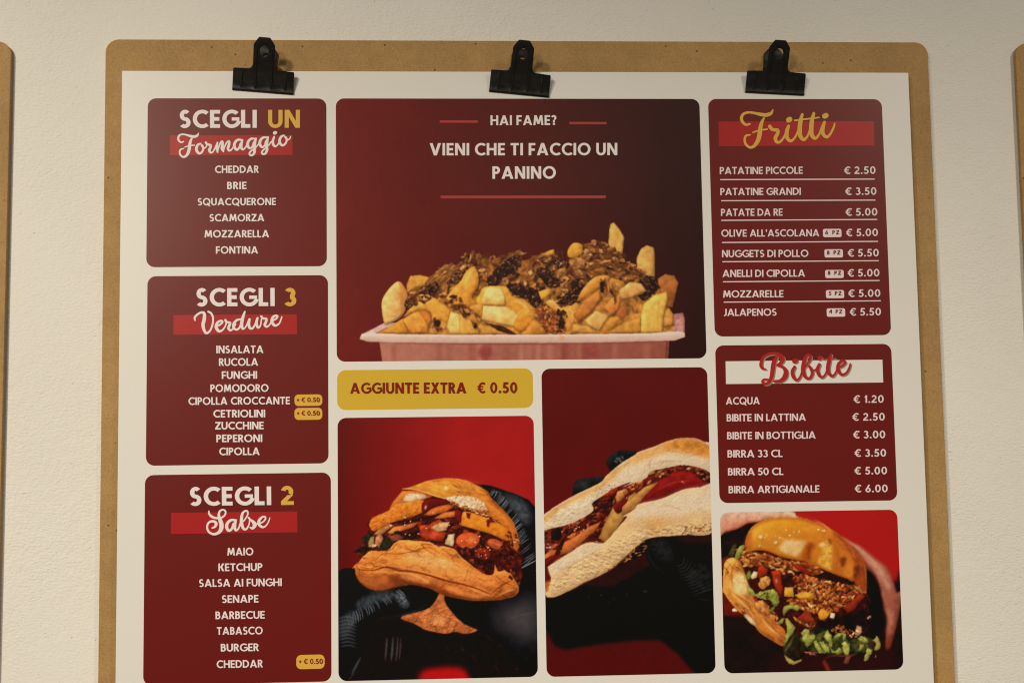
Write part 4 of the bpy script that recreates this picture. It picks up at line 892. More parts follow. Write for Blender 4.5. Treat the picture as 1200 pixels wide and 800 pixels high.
    for _ in range(34):
        x, y = p.rs.uniform(418, 600), p.rs.uniform(640, 700); L = p.rs.uniform(4, 13); a = math.radians(p.rs.choice([14, 20, 30, -35, 60]) + p.rs.uniform(-12, 12))
        q = [(x, y), (x + L * .5 * math.cos(a), y + L * .5 * math.sin(a) + p.rs.uniform(-1.2, 1.2)), (x + L * math.cos(a), y + L * math.sin(a))]
        p.line(q, p.rs.uniform(.8, 1.5), (120, 54, 20), p.rs.uniform(.25, .6), .3); p.line([(u_, v_ - 1.1) for u_, v_ in q], .9, (244, 186, 108), .35, .3)
    p.set_clip(None)
    for q, w_, a in ((b3([(110, 30), (200, 40), (290, 20), (360, 40), (440, 45), (540, 68), (640, 100), (740, 122), (830, 150), (905, 182)]), 2.4, .95), (b3([(180, 5), (280, 22), (400, 30), (520, 55)]), 1.0, .6),
                     (b1([(370, 680), (430, 650), (470, 600)]), 1.2, .7), (b1([(300, 740), (360, 690), (480, 690), (600, 670), (720, 640), (800, 690)]), 1.1, .7), (b3([(740, 120), (760, 60), (770, 20)]), .9, .5),
                     (b3([(900, 180), (960, 130), (1020, 100)]), 1.4, .8), (b3([(930, 70), (980, 110), (1040, 130)]), 1.2, .7), (b1([(200, 780), (260, 760), (300, 790)]), 1.1, .7),
                     (b3([(270, 140), (330, 100), (360, 60)]), .9, .5), (b3([(600, 160), (620, 130), (660, 110)]), .9, .5), (b3([(140, 20), (200, 30), (240, 10)]), 1.1, .7), (b1([(640, 600), (700, 660), (800, 720)]), .9, .6)):
        p.line(q, w_, (116, 48, 18), a, .25)
    for q, w_ in ((b3([(300, 10), (420, 32), (540, 58), (650, 88)]), 1.6), (b3([(760, 135), (830, 165), (900, 190)]), 2.0), (b3([(930, 195), (1000, 160), (1045, 150)]), 2.0), (b1([(480, 600), (520, 640), (460, 680)]), 1.8), (b3([(330, 50), (440, 62), (540, 110)]), 2.2), (b3([(200, 50), (260, 46), (330, 60)]), 1.6)):
        p.line(q, w_, (238, 176, 100), .6, .6)
    p.fill(b3([(112, 70), (160, 128), (240, 156), (330, 140), (300, 110), (200, 90)]), (158, 86, 40), relief=0, soft=3, alpha=.6)
    p.flecks(b3([(1000, 40), (1060, 60), (1075, 120), (1030, 110)]), 24, (2, 5), (1, 2), [(44, 18, 14), (150, 80, 40), (86, 34, 20)], 40, 60)
    # upper bun
    top = b4([(382, 438), (420, 430), (480, 408), (540, 388), (640, 375), (740, 384), (800, 408), (880, 452), (905, 492), (985, 572), (1042, 652), (1068, 770), (1040, 790), (1012, 692), (900, 602), (800, 574), (690, 530), (640, 500), (540, 470), (490, 446)])
    p.fill(top, (216, 146, 56), (190, 112, 42), 30, n=.10, ns=6, relief=.32, rr=6, smooth=True)
    p.fill(b4([(520, 440), (560, 405), (640, 392), (760, 400), (840, 440), (700, 470), (600, 470)]), (222, 158, 62), relief=0, soft=3, alpha=.7, n=.15)
    p.texture(top, .8, 6.0, 9, 2.4, .6); p.creases(top, 11, .6, 2.4, .6, 44)
    p.set_clip(top)
    p.line(b4([(800, 412), (880, 455), (905, 495), (985, 575), (1040, 655), (1062, 770)]), 5.0, (130, 66, 24), .6, 1.6); p.line(b4([(480, 412), (640, 379), (800, 412)]), 2.4, (160, 88, 32), .5, 1.0)
    for _ in range(30):
        x, y = p.rs.uniform(520, 606), p.rs.uniform(566, 640); L = p.rs.uniform(4, 10); a = math.radians(40 + p.rs.uniform(-20, 20))
        q = [(x, y), (x + L * .5 * math.cos(a), y + L * .5 * math.sin(a) + p.rs.uniform(-1, 1)), (x + L * math.cos(a), y + L * math.sin(a))]
        p.line(q, p.rs.uniform(.8, 1.4), (140, 70, 24), p.rs.uniform(.2, .5), .3); p.line([(u_ + .4, v_ - 1.0) for u_, v_ in q], .9, (244, 184, 92), .35, .3)
    p.set_clip(None)
    p.fill(b4([(620, 492), (700, 476), (800, 480), (862, 516), (885, 562), (810, 574), (700, 530)]), (222, 190, 148), (206, 160, 110), 30, n=.2, ns=2.5, relief=.1, jag=1.0)
    p.texture(b4([(620, 492), (800, 480), (885, 562), (810, 574), (700, 530)]), .7, 1.8, 10)
    p.flecks(b4([(620, 495), (700, 520), (880, 585), (1010, 690), (1045, 760), (1010, 720), (880, 610), (680, 545)]), 90, (2, 5), (.8, 1.6), [(120, 56, 26), (150, 76, 34), (226, 176, 120), (90, 38, 20)], 30, 40)
    p.fill(b4([(625, 440), (632, 420), (650, 425), (648, 445)]), (240, 206, 130), relief=0, soft=1, alpha=.9)
    p.fill(b4([(330, 510), (382, 450), (480, 446), (560, 480), (500, 506), (400, 520), (300, 566)]), (204, 130, 52), (188, 108, 44), 70, n=.12, relief=.25)
    p.fill(b4([(384, 512), (400, 474), (440, 462), (505, 468), (528, 488), (452, 514)]), (222, 196, 154), (204, 166, 116), 80, n=.15, ns=2.5, relief=.15, jag=.6)
    p.line(b4([(380, 436), (440, 438), (510, 455), (580, 480), (640, 496)]), 1.5, (232, 176, 100), .9, .25); p.line(b4([(400, 446), (470, 450), (560, 490)]), 1.1, (140, 66, 26), .7, .3)
    # fried slices under the bun
    p.fill(b4([(188, 655), (200, 615), (225, 596), (300, 566), (335, 530), (400, 515), (505, 504), (520, 560), (460, 592), (400, 612), (310, 640), (222, 684)]), (208, 128, 46), (194, 108, 38), 80, n=.14, ns=3, relief=.32, rr=3, jag=.6)
    p.texture(b4([(200, 620), (330, 530), (505, 504), (460, 592), (222, 684)]), .5, 2.2, 11)
    p.fill(b4([(505, 590), (560, 545), (650, 525), (680, 545), (640, 570), (560, 592)]), (200, 108, 44), n=.15, relief=.3)
    p.fill(b4([(498, 570), (496, 530), (520, 502), (570, 494), (640, 508), (652, 526), (590, 540), (540, 562), (515, 584)]), (112, 26, 17), (84, 20, 14), 60, n=.1, relief=.5, rr=2.5)
    p.blob(*b4([(519, 545)])[0], 1.1, 2.6, (236, 190, 170), 15, relief=0, soft=.4)
    p.fill(b4([(715, 628), (722, 590), (760, 570), (880, 608), (980, 656), (1014, 705), (1000, 742), (905, 704), (800, 672), (725, 650)]), (216, 136, 40), (202, 118, 36), 40, n=.10, ns=4, relief=.4, rr=3)
    for q in (b4([(755, 575), (785, 580), (775, 615), (760, 605)]), b4([(875, 620), (905, 612), (930, 630), (895, 635), (888, 662), (878, 655)]), b4([(690, 560), (735, 570), (725, 640), (700, 620)])): p.fill(q, (120, 30, 18), relief=.3, rr=1.5)
    p.flecks(b4([(1000, 690), (1050, 700), (1068, 780), (1040, 795), (1000, 750)]), 30, (2, 5), (1, 2), [(110, 46, 22), (160, 90, 44), (70, 26, 16)], 50, 50)
    p.specks(b4([(380, 600), (700, 580), (1000, 740), (620, 740), (240, 690)]), 30, (.6, 1.5), [(226, 160, 110), (240, 200, 160)])
    p.img[..., 1] *= np.where(p.img[..., 0] > 120, .965, 1.0)
    p.grade(1.14)
    return p

# the third photo: a filled long roll
def paint_roll():
    p = Pic(630, 426, 845, 798, 3)
    p.img[:] = np.array((88, 22, 19.)); p.img *= (.95 + .10 * p.fbm(50, 3, 3))[..., None]
    h1, h2, h3, h4 = Z(635, 500, 6.664), Z(730, 500, 6.664), Z(635, 600, 5.714), Z(635, 690, 5.714)
    # gloved hands
    for q in (h1([(503, 275), (535, 222), (600, 184), (680, 186), (760, 200), (760, 260), (560, 345), (518, 312)]), h1([(243, 490), (265, 422), (330, 402), (400, 394), (500, 392), (470, 450), (260, 535)]), h2([(-20, 188), (60, 186), (115, 196), (20, 280), (-20, 280)])):
        p.fill(q, (27, 27, 26), n=.3, ns=5, relief=.9, rr=3)
    p.blob(*h1([(320, 455)])[0], 8, 4, (52, 54, 52), -12, relief=0, soft=2.5, alpha=.8)
    for a in ((565, 262, 590, 275), (600, 235, 615, 270), (625, 225, 635, 250), (610, 268, 640, 275), (582, 240, 600, 258)):
        p.line(h1([(a[0], a[1]), (a[2], a[3])]), 1.2, (150, 152, 148), .7, .3, taper=False)
    low = h3([(-20, 560), (80, 565), (460, 385), (700, 170), (1200, 110)]) + h4([(1250, 700), (1010, 560), (900, 430), (790, 345), (600, 350), (400, 372), (150, 410), (80, 380), (30, 280), (-30, 280)])
    p.fill(low, (15, 14, 12), n=.15, ns=9, relief=0, smooth=False, soft=2.5)
    p.fill(h3([(270, 480), (460, 385), (690, 270), (725, 350), (600, 430), (480, 490), (380, 500)]), (44, 20, 16), n=.15, relief=0, soft=1.0)
    p.fill(h3([(900, 160), (1140, 125), (1150, 200), (1000, 215)]), (44, 20, 17), relief=0, soft=2)
    red = h4([(22, 290), (75, 385), (140, 415), (400, 376), (600, 354), (790, 350), (905, 440), (1020, 570), (1040, 620), (-20, 620), (-20, 280)])
    p.fill(red, (78, 19, 18), (82, 19, 19), 90, n=.05, relief=0, smooth=False, soft=3)
    for k in range(11):
        f_ = k / 10; x0_, y0_ = 900 + 120 * f_, 300 + 200 * f_
        p.line(h3([(x0_ - 20, y0_ + 60), (x0_ + 40 + 20 * f_, y0_ + 50 - 20 * f_), (x0_ + 60 + 100 * f_, y0_ - 20 + 20 * f_)]), 1.2, (92, 94, 92), .6, .3)
    p.line(h3([(1040, 570), (1090, 585), (1140, 588)]), 1.2, (66, 68, 68), .6, .4); p.line(h4([(760, 292), (820, 300), (880, 302)]), 1.2, (60, 62, 62), .6, .5); p.blob(*h3([(690, 528)])[0], 4, 2, (52, 52, 50), soft=1.2, relief=0, alpha=.7)
    p.fill(h3([(700, 200), (790, 165), (860, 200), (900, 300), (860, 340), (760, 300)]), (40, 40, 38), relief=0, soft=5, alpha=.8, n=.3); p.fill(h3([(960, 380), (1130, 330), (1140, 520), (1020, 500)]), (36, 36, 34), relief=0, soft=5, alpha=.8, n=.3); p.line(h3([(690, 200), (720, 300), (780, 380), (900, 430)]), 2.4, (48, 48, 46), .7, 1.2); p.line(h3([(300, 520), (480, 500), (640, 430), (720, 350)]), 2.0, (46, 44, 42), .7, 1.0)
    p.specks(h3([(300, 540), (600, 540), (600, 600), (300, 600)]), 5, (.6, 1.1), [(80, 82, 82)])
    # filling
    fil = h1([(0, 800), (70, 780), (200, 740), (390, 610), (470, 520), (560, 470), (733, 420)]) + h2([(180, 380), (350, 310), (690, 330), (700, 480), (440, 510), (130, 610), (0, 710)]) + h3([(500, 130), (400, 215), (300, 210), (200, 270), (40, 370), (-20, 420)])
    p.fill(fil, (84, 28, 20), n=.6, ns=4, jag=.8, relief=.1)
    MEAT = [(120, 46, 28), (92, 28, 20), (150, 70, 38), (64, 22, 18), (176, 96, 52), (46, 19, 16)]
    p.flecks(h1([(0, 800), (200, 740), (390, 610), (560, 560), (620, 640), (440, 800)]), 120, (3, 9), (1.4, 3), MEAT, -38, 25, dark=.5)
    p.flecks(h3([(0, 200), (150, 90), (400, 0), (440, 60), (300, 200), (130, 290), (0, 360)]), 150, (3, 10), (1.6, 3.4), MEAT + [(196, 110, 56)], -38, 25, dark=.5)
    p.fill(h3([(120, 285), (150, 200), (240, 150), (330, 90), (400, 60), (360, 120), (290, 180), (180, 270)]), (190, 106, 52), (166, 84, 42), 60, n=.12, ns=4, relief=.35)
    p.fill(h3([(0, 300), (60, 250), (100, 250), (80, 290), (0, 350)]), (186, 102, 50), n=.12, relief=.3)
    p.fill(h3([(60, 175), (70, 120), (120, 105), (130, 170), (90, 190)]), (30, 22, 18), n=.4, jag=1, relief=.4); p.specks(h3([(25, 205), (60, 210), (60, 235), (30, 240)]), 8, (.8, 2), [(200, 190, 176), (230, 220, 206)])
    p.fill(h3([(95, 235), (120, 210), (125, 270), (100, 280)]), (78, 22, 18), relief=.3)
    p.fill(h3([(-10, 330), (60, 290), (120, 280), (60, 330), (20, 360)]), (122, 28, 20), relief=.3)
    p.blob(*h3([(345, 193)])[0], 7, 4.6, (76, 20, 16), 12, relief=.5, rr=2); p.specks(h3([(345, 190), (375, 195), (365, 210)]), 3, (.8, 1.2), [(210, 160, 140)])
    p.specks(h3([(190, 80), (300, 90), (300, 150), (200, 140)]), 12, (.7, 1.5), [(230, 190, 150), (200, 150, 110)])
    # dark leaf, ham and cheese
    p.fill(h1([(385, 588), (430, 572), (500, 570), (560, 555), (550, 620), (500, 640), (440, 625)]), (46, 22, 18), n=.4, ns=3, jag=.8, relief=.3)
    p.flecks(h1([(400, 650), (540, 560), (560, 640), (440, 720)]), 34, (3, 7), (1.2, 2.4), [(60, 24, 20), (88, 30, 22), (36, 18, 16)], -40, 30, dark=.4)
    p.fill(h1([(455, 535), (490, 498), (570, 468), (600, 475), (570, 520), (520, 548)]), (142, 44, 26), n=.3, ns=3, relief=.35, jag=.6)
    p.fill(h1([(545, 645), (580, 600), (650, 560), (735, 500), (735, 620), (640, 690), (560, 790), (470, 800)]), (180, 132, 66), (158, 106, 50), 50, n=.07, relief=.25)
    p.fill(h3([(378, 172), (420, 80), (470, 0), (580, -6), (548, 40), (500, 112), (425, 204)]), (180, 134, 68), (156, 106, 50), 80, n=.07, relief=.25)
    p.fill(h1([(575, 545), (590, 500), (640, 490), (662, 520), (620, 580), (585, 590)]), (208, 146, 82), (186, 112, 56), 60, n=.1, relief=.35)
    p.fill(h1([(560, 625), (620, 570), (660, 530), (672, 560), (640, 640), (590, 675)]), (116, 34, 26), (92, 24, 20), 60, relief=.45, rr=2); p.line(h1([(665, 535), (662, 560)]), 1.0, (236, 216, 200), .9, .2, taper=False)
    p.fill(h1([(640, 500), (680, 470), (740, 440), (740, 500), (660, 530)]), (112, 36, 26), n=.3, relief=.3); p.flecks(h1([(660, 470), (740, 420), (740, 460), (690, 480)]), 16, (2, 5), (1, 2), [(214, 150, 84), (190, 116, 60)], -30, 30)
    p.fill(h2([(100, 618), (150, 542), (262, 432), (370, 368), (430, 342), (560, 366), (645, 452), (560, 478), (440, 496), (300, 556), (150, 606)]), (136, 30, 26), (112, 24, 22), 80, n=.08, relief=.35, rr=4)
    p.line(h2([(250, 500), (340, 455), (440, 425), (540, 425)]), 1.6, (172, 62, 52), .6, .6); p.line(h2([(200, 560), (300, 500), (420, 455)]), 1.2, (84, 18, 17), .6, .5)
    p.specks(h2([(450, 425), (480, 430), (470, 440)]), 2, (1, 1.6), [(214, 120, 110)])
    p.fill(h2([(-8, 700), (-4, 622), (60, 560), (168, 468), (275, 426), (262, 446), (180, 530), (92, 634)]), (186, 134, 68), (164, 106, 52), 50, n=.06, relief=.3)
    p.fill(h2([(172, 415), (176, 368), (230, 376), (270, 390), (240, 430), (200, 440)]), (104, 30, 22), n=.2, relief=.4)
    p.flecks(h2([(0, 480), (180, 415), (200, 440), (60, 520), (0, 530)]), 40, (2, 6), (1, 2.2), [(196, 116, 58), (150, 64, 34), (110, 38, 26), (214, 150, 90)], -25, 30, dark=.4)
    p.flecks(h2([(200, 350), (350, 320), (560, 300), (690, 350), (690, 440), (560, 360), (430, 340), (260, 400)]), 120, (2, 6), (1, 2.4), [(150, 74, 40), (112, 42, 28), (196, 130, 80), (84, 30, 22), (214, 170, 120)], -8, 35, dark=.4)
    p.flecks(h2([(570, 370), (690, 370), (690, 440), (620, 420)]), 24, (2, 5), (1.4, 2.6), [(44, 20, 18), (90, 36, 28), (28, 16, 14)], 0, 60)
    # top half of the roll
    top = h1([(5, 800), (5, 700), (60, 652), (120, 610), (260, 530), (450, 438), (500, 385), (560, 330), (640, 270), (735, 212)]) + h2([(110, 200), (250, 150), (350, 110), (450, 88), (560, 88), (625, 112), (700, 150), (700, 350), (640, 332), (560, 308), (450, 298), (350, 318), (220, 348), (178, 402), (80, 436), (0, 468)]) + \
        h1([(700, 428), (560, 480), (470, 540), (392, 596), (402, 652), (300, 720), (200, 762), (70, 792)])
    p.fill(top, (212, 186, 150), n=.05, ns=8, relief=.16, rr=7, smooth=True, jag=.3)
    p.set_clip(top)
    crust = h1([(-10, 720), (60, 652), (120, 610), (260, 530), (450, 438), (560, 330), (735, 212)]) + h2([(110, 200), (350, 110), (450, 85), (560, 85), (625, 108), (720, 150), (720, 240), (600, 225), (450, 200), (300, 215), (180, 260), (60, 300)]) + h1([(733, 262), (640, 320), (560, 400), (460, 485), (280, 570), (140, 650), (40, 740)])
    p.fill(crust, (204, 148, 82), n=.12, ns=7, relief=0, soft=2.2, alpha=.85)
    p.fill(h2([(300, 140), (450, 96), (580, 100), (690, 160), (690, 240), (560, 210), (420, 180)]), (194, 122, 46), (184, 112, 44), 0, n=.2, ns=6, relief=0, soft=3, alpha=.85)
    p.line(h2([(350, 112), (450, 90), (560, 90), (640, 120)]), 1.4, (150, 84, 32), .6, .6)
    p.texture(h1([(20, 790), (60, 690), (300, 560), (480, 470), (560, 480), (390, 600), (200, 750)]), .55, 3.4, 6); p.texture(top, .22, 1.6, 7)
    p.line(h2([(225, 235), (205, 290), (215, 330)]), 1.1, (160, 110, 64), .6, .4); p.line(h2([(50, 280), (40, 350), (50, 400)]), 1.0, (176, 132, 88), .5, .4)
    p.line(h2([(240, 290), (350, 268), (470, 270)]), 1.0, (150, 102, 62), .6, .3); p.specks(h1([(440, 480), (600, 440), (600, 480), (450, 505)]), 8, (.7, 1.6), [(150, 104, 70)])
    p.set_clip(None)
    # bottom half
    bot = h2([(720, 462), (600, 470), (500, 480), (440, 500), (300, 560), (130, 600), (90, 640), (0, 700)]) + h3([(570, 30), (500, 112), (430, 192), (390, 206), (300, 202), (200, 260), (60, 350), (42, 372), (60, 450), (22, 510), (28, 560), (80, 568), (180, 525), (280, 472), (370, 430), (460, 382), (520, 330), (570, 285), (620, 240), (690, 185), (760, 165), (850, 160), (960, 150), (1150, 124)])
    p.fill(bot, (206, 168, 118), n=.06, ns=7, relief=.2, rr=6, smooth=True, jag=.35)
    p.fill(h2([(720, 470), (600, 478), (440, 510), (300, 570), (130, 612), (60, 690), (60, 720), (200, 700), (420, 690), (560, 660), (720, 640)]), (210, 184, 150), relief=0, soft=3, alpha=.95, n=.05)
    p.fill(h3([(60, 362), (200, 270), (300, 212), (400, 214), (300, 290), (150, 370), (70, 420)]), (208, 184, 152), relief=0, soft=2, alpha=.9, n=.06)
    p.fill(h3([(690, 60), (780, 40), (850, 60), (800, 120), (720, 130)]), (196, 140, 78), relief=0, soft=4, alpha=.6)
    p.texture(h3([(40, 540), (60, 440), (300, 300), (620, 130), (760, 100), (1140, 60), (1140, 130), (850, 160), (690, 185), (460, 382), (280, 472)]), .8, 2.6, 8, 1.7, .5)
    p.texture(bot, .22, 1.5, 9)
    p.flecks(h3([(1140, 70), (1000, 90), (860, 140), (960, 150), (1140, 124)]), 60, (2, 5), (.8, 1.5), [(170, 120, 72), (204, 160, 106), (150, 100, 58)], -12, 25)
    p.flecks(h3([(440, 390), (560, 300), (690, 190), (690, 270), (560, 330)]), 34, (2, 6), (.8, 1.5), [(130, 82, 48), (160, 110, 66), (84, 44, 28)], -30, 25)
    p.line(h3([(20, 560), (180, 520), (280, 468), (460, 378), (570, 285), (690, 188)]), 2.2, (150, 96, 50), .6, .8)
    p.line(h3([(90, 410), (200, 350), (330, 280), (390, 240)]), 1.1, (176, 132, 84), .6, .5); p.fill(h3([(20, 470), (60, 450), (40, 520), (20, 540)]), (176, 96, 44), relief=.2, soft=.8)
    p.line(h2([(300, 610), (400, 625), (460, 650)]), .9, (160, 124, 92), .6, .4)
    p.grade(1.08)
    return p

# the fourth photo: pulled-meat burger held in two hands
def paint_pulled():
    p = Pic(838, 594, 1064, 794, 4)
    p.img[:] = np.array((160, 32, 28.)); p.img *= (.96 + .08 * p.fbm(40, 3, 3))[..., None]
    d1, d2, d3, d4 = Z(840, 595, 8), Z(945, 595, 8), Z(840, 685, 7.617), Z(945, 685, 7.617)
    dark = d1([(-20, 210), (300, 130), (420, 200), (300, 700)]) + d3([(300, 300), (620, 200)]) + d2([(500, 560), (700, 560), (840, 700), (900, 500)]) + d4([(900, -200), (900, 860)]) + d3([(-30, 860)])
    p.fill(dark, (34, 14, 13), n=.15, ns=12, relief=0, smooth=False, soft=2)
    p.fill(d4([(-100, 560), (300, 640), (700, 560), (800, 640), (700, 800), (-300, 800)]), (52, 16, 15), relief=0, soft=5, alpha=.7, n=.1)
    p.fill(d3([(40, 80), (120, 110), (220, 240), (250, 280), (60, 275)]), (96, 30, 22), relief=0, n=.1, soft=1)
    # left hand
    p.fill(d1([(20, 260), (20, 30), (650, 20), (745, 72), (762, 92), (520, 96), (400, 124), (380, 132), (290, 140), (200, 190), (80, 222)]), (208, 166, 138), (196, 128, 98), 90, n=.08, relief=.15, smooth=True)
    p.line(d1([(45, 240), (120, 210), (210, 182), (290, 138), (390, 128), (520, 92)]), 3.4, (160, 68, 48), .75, 1.0)
    p.line(d1([(60, 190), (140, 160), (260, 120), (300, 90)]), 4.5, (186, 104, 78), .5, 2.0); p.line(d1([(520, 80), (515, 96)]), 1.4, (140, 60, 44), .7, .4)
    p.line(d1([(640, 42), (700, 58), (755, 88)]), 1.3, (232, 206, 184), .7, .4)
    p.fill(d1([(45, 260), (200, 195), (290, 145), (400, 130), (310, 200), (270, 330), (200, 360), (150, 480), (45, 480)]), (30, 17, 15), n=.3, ns=6, relief=0, soft=.6)
    p.line(d1([(60, 330), (160, 320), (260, 330)]), 3, (66, 30, 24), .6, 1.2)
    p.fill(d1([(108, 435), (150, 340), (185, 338), (165, 440), (140, 460)]), (70, 68, 38), relief=.2, soft=.5)
    p.fill(d1([(45, 480), (110, 440), (130, 470), (80, 540), (45, 600)]), (96, 38, 28), relief=.1, soft=.8)
    # right hand
    hand = d2([(330, 262), (400, 308), (490, 350), (570, 410), (640, 470), (752, 560), (810, 680), (845, 790)]) + d4([(850, 60), (830, 240), (790, 420), (750, 560), (705, 560), (712, 420), (720, 300), (690, 205), (670, 100), (630, -10)]) + d2([(700, 790), (640, 640), (560, 570), (540, 510), (460, 400), (390, 330)])
    p.fill(hand, (192, 136, 108), (118, 52, 38), 75, n=.08, relief=.35, rr=4, soft=.8)
    p.line(d2([(560, 440), (680, 580), (760, 720), (780, 790)]), 4.5, (216, 164, 134), .6, 2.2)
    p.line(d2([(400, 335), (465, 405), (545, 515), (640, 640), (705, 790)]), 4.5, (104, 44, 32), .75, 1.6); p.line(d2([(430, 320), (560, 405), (650, 480), (750, 565), (808, 680), (842, 790)]), 2.0, (132, 66, 50), .7, .7)
    for q in (d2([(640, 560), (665, 575), (690, 600)]), d2([(700, 640), (730, 650), (760, 680)]), d4([(690, 60), (740, 50), (790, 70)]), d4([(700, 190), (740, 205), (790, 200)])): p.line(q, 1.0, (138, 76, 58), .6, .4)
    p.line(d2([(590, 420), (700, 520), (800, 660)]), 1.5, (150, 84, 62), .6, .8); p.line(d2([(720, 570), (770, 590), (790, 620)]), 1.4, (140, 66, 48), .6, .6)
    p.fill(d4([(690, 200), (720, 300), (715, 430), (760, 420), (790, 250), (760, 220)]), (172, 112, 88), relief=0, soft=2.5, alpha=.7)
    p.fill(d4([(600, -20), (650, 90), (690, 220), (690, 380), (600, 420), (560, 200)]), (22, 12, 12), relief=0, soft=3, alpha=.9)
    p.fill(d2([(540, 520), (560, 560), (640, 640), (690, 800), (560, 800)]), (20, 12, 12), relief=0, soft=1.4, alpha=.95)
    # filling
    fil = d1([(170, 470), (220, 350), (300, 380), (450, 410), (700, 490), (920, 520)]) + d2([(100, 550), (300, 640), (550, 780), (600, 900)]) + d4([(525, 100), (560, 250), (520, 420), (300, 480)]) + d3([(900, 520), (700, 520), (600, 400), (450, 250), (280, 0)])
    p.fill(fil, (58, 22, 16), n=.5, ns=5, jag=1, relief=0)
    PORK = [(196, 122, 54), (180, 104, 46), (206, 144, 76), (164, 86, 40), (140, 66, 32), (212, 156, 90), (112, 48, 26)]
    for q in (d1([(180, 470), (230, 360), (320, 410), (450, 425), (600, 475), (750, 525), (730, 610), (600, 590), (500, 560), (400, 540), (300, 560)]), d1([(650, 495), (800, 515), (930, 545), (930, 630), (760, 580)]), d2([(0, 525), (100, 555), (190, 620), (100, 635), (0, 600)]),
              d4([(-60, 60), (60, 0), (200, -40), (420, 10), (470, 90), (390, 190), (260, 240), (160, 300), (40, 250), (-40, 160)]), d1([(720, 660), (900, 625), (1000, 700), (960, 790), (760, 770)]), d3([(620, 130), (760, 125), (860, 180), (850, 245), (700, 200), (640, 180)])):
        p.fill(q, (132, 66, 30), (104, 46, 24), 70, n=.75, ns=2.2, jag=1.6, js=3, relief=.1, smooth=False, drop=0)
    p.flecks(d1([(180, 470), (230, 350), (320, 410), (450, 420), (600, 470), (750, 520), (730, 620), (600, 600), (500, 560), (400, 540), (300, 560)]), 190, (2.5, 7), (1, 2.2), PORK, 20, 60, dark=.5)
    p.flecks(d1([(650, 490), (800, 510), (920, 540), (920, 640), (760, 580)]), 60, (3, 8), (1, 2.2), PORK, 25, 25, dark=.5)
    p.flecks(d2([(0, 520), (100, 550), (200, 620), (100, 640), (0, 600)]), 60, (2.5, 6), (1, 2.2), PORK, 25, 40, dark=.5)
    p.flecks(d4([(-60, 60), (60, 0), (200, -40), (420, 10), (470, 90), (390, 190), (260, 240), (160, 310), (40, 260), (-40, 160)]), 300, (2.5, 7), (1, 2.3), PORK, 0, 180, dark=.5)
    p.flecks(d1([(720, 660), (900, 620), (1000, 700), (960, 800), (760, 780)]), 80, (2.5, 6), (1, 2.4), [(176, 92, 44), (200, 126, 60), (140, 58, 30), (220, 160, 100), (110, 40, 24)], 0, 180, dark=.4)
    p.flecks(d3([(620, 130), (760, 120), (860, 180), (850, 250), (700, 200), (640, 180)]), 70, (2.5, 6), (1, 2.2), PORK, 10, 60, dark=.5)
    p.flecks(d3([(700, 300), (870, 330), (870, 390), (760, 350)]), 40, (2.5, 7), (1, 2.2), PORK, 20, 40, dark=.4)
    p.flecks(d2([(380, 680), (470, 700), (555, 760), (540, 800), (450, 760)]), 30, (2, 5), (1, 2), PORK, 30, 40, dark=.3)
    # pepper strips, onion and cheese
    for q, c in ((d1([(385, 560), (420, 535), (480, 570), (470, 620), (400, 660), (380, 630)]), (170, 58, 30)), (d1([(512, 590), (600, 580), (612, 790), (570, 810), (530, 700)]), (168, 56, 30)), (d1([(720, 520), (780, 530), (890, 600), (880, 640), (800, 600), (730, 560)]), (150, 46, 26)),
                 (d3([(520, 0), (590, 0), (585, 90), (560, 110)]), (146, 48, 28)), (d3([(710, 300), (790, 230), (840, 240), (862, 330), (790, 340)]), (156, 54, 30)), (d4([(330, 200), (400, 150), (480, 70), (526, 92), (420, 232), (360, 250)]), (146, 50, 32)), (d4([(-20, 240), (60, 290), (90, 340), (-20, 330)]), (160, 66, 36))):
        p.fill(q, c, tuple(x * .75 for x in c), 70, n=.12, relief=.35, rr=2)
    p.line(d1([(555, 660), (562, 700)]), 1.2, (226, 170, 150), .8, .4, taper=False)
    p.fill(d1([(385, 720), (410, 660), (460, 628), (503, 660), (495, 720), (430, 765)]), (206, 150, 78), (184, 118, 56), 60, n=.3, ns=2.5, relief=.2, jag=1.2); p.line(d1([(400, 740), (450, 745), (490, 710)]), .9, (120, 60, 26), .7, .3)
    p.fill(d1([(315, 640), (345, 590), (385, 600), (375, 650), (330, 665)]), (220, 192, 142), n=.1, relief=.3)
    p.fill(d3([(600, 100), (605, 20), (680, 20), (690, 110)]), (214, 160, 66), (196, 136, 50), 80, n=.1, relief=.3); p.fill(d3([(690, 90), (760, 60), (870, 70), (860, 120), (740, 120)]), (212, 150, 54), n=.15, relief=.3)
    p.fill(d4([(100, 250), (130, 210), (210, 250), (180, 300), (120, 310)]), (214, 140, 44), n=.12, relief=.35); p.fill(d4([(205, 290), (220, 245), (260, 255), (245, 305)]), (226, 200, 164), relief=.35)
    # lower right: dark leaf shadow and browned edge
    p.fill(d4([(100, 330), (250, 300), (460, 240), (540, 200), (580, 330), (480, 460), (300, 470), (150, 420)]), (30, 17, 14), n=.3, relief=0, soft=.8)
    p.flecks(d4([(230, 420), (270, 370), (340, 375), (370, 420), (300, 430)]), 30, (2, 5), (1, 2), [(176, 104, 50), (140, 76, 38), (206, 140, 80)], 0, 60)
    p.fill(d4([(430, 440), (450, 360), (490, 370), (495, 420), (460, 460)]), (186, 138, 98), n=.15, relief=.35, soft=.5)
    p.flecks(d4([(380, 400), (450, 400), (460, 460), (380, 470)]), 20, (1.5, 4), (.8, 1.6), [(150, 70, 50), (200, 150, 110)], 0, 90)
    p.specks(d4([(540, 280), (580, 280), (570, 310), (545, 310)]), 2, (1, 2), [(200, 150, 130)]); p.line(d4([(490, 160), (520, 190), (515, 230)]), 1, (120, 76, 52), .6, .4)
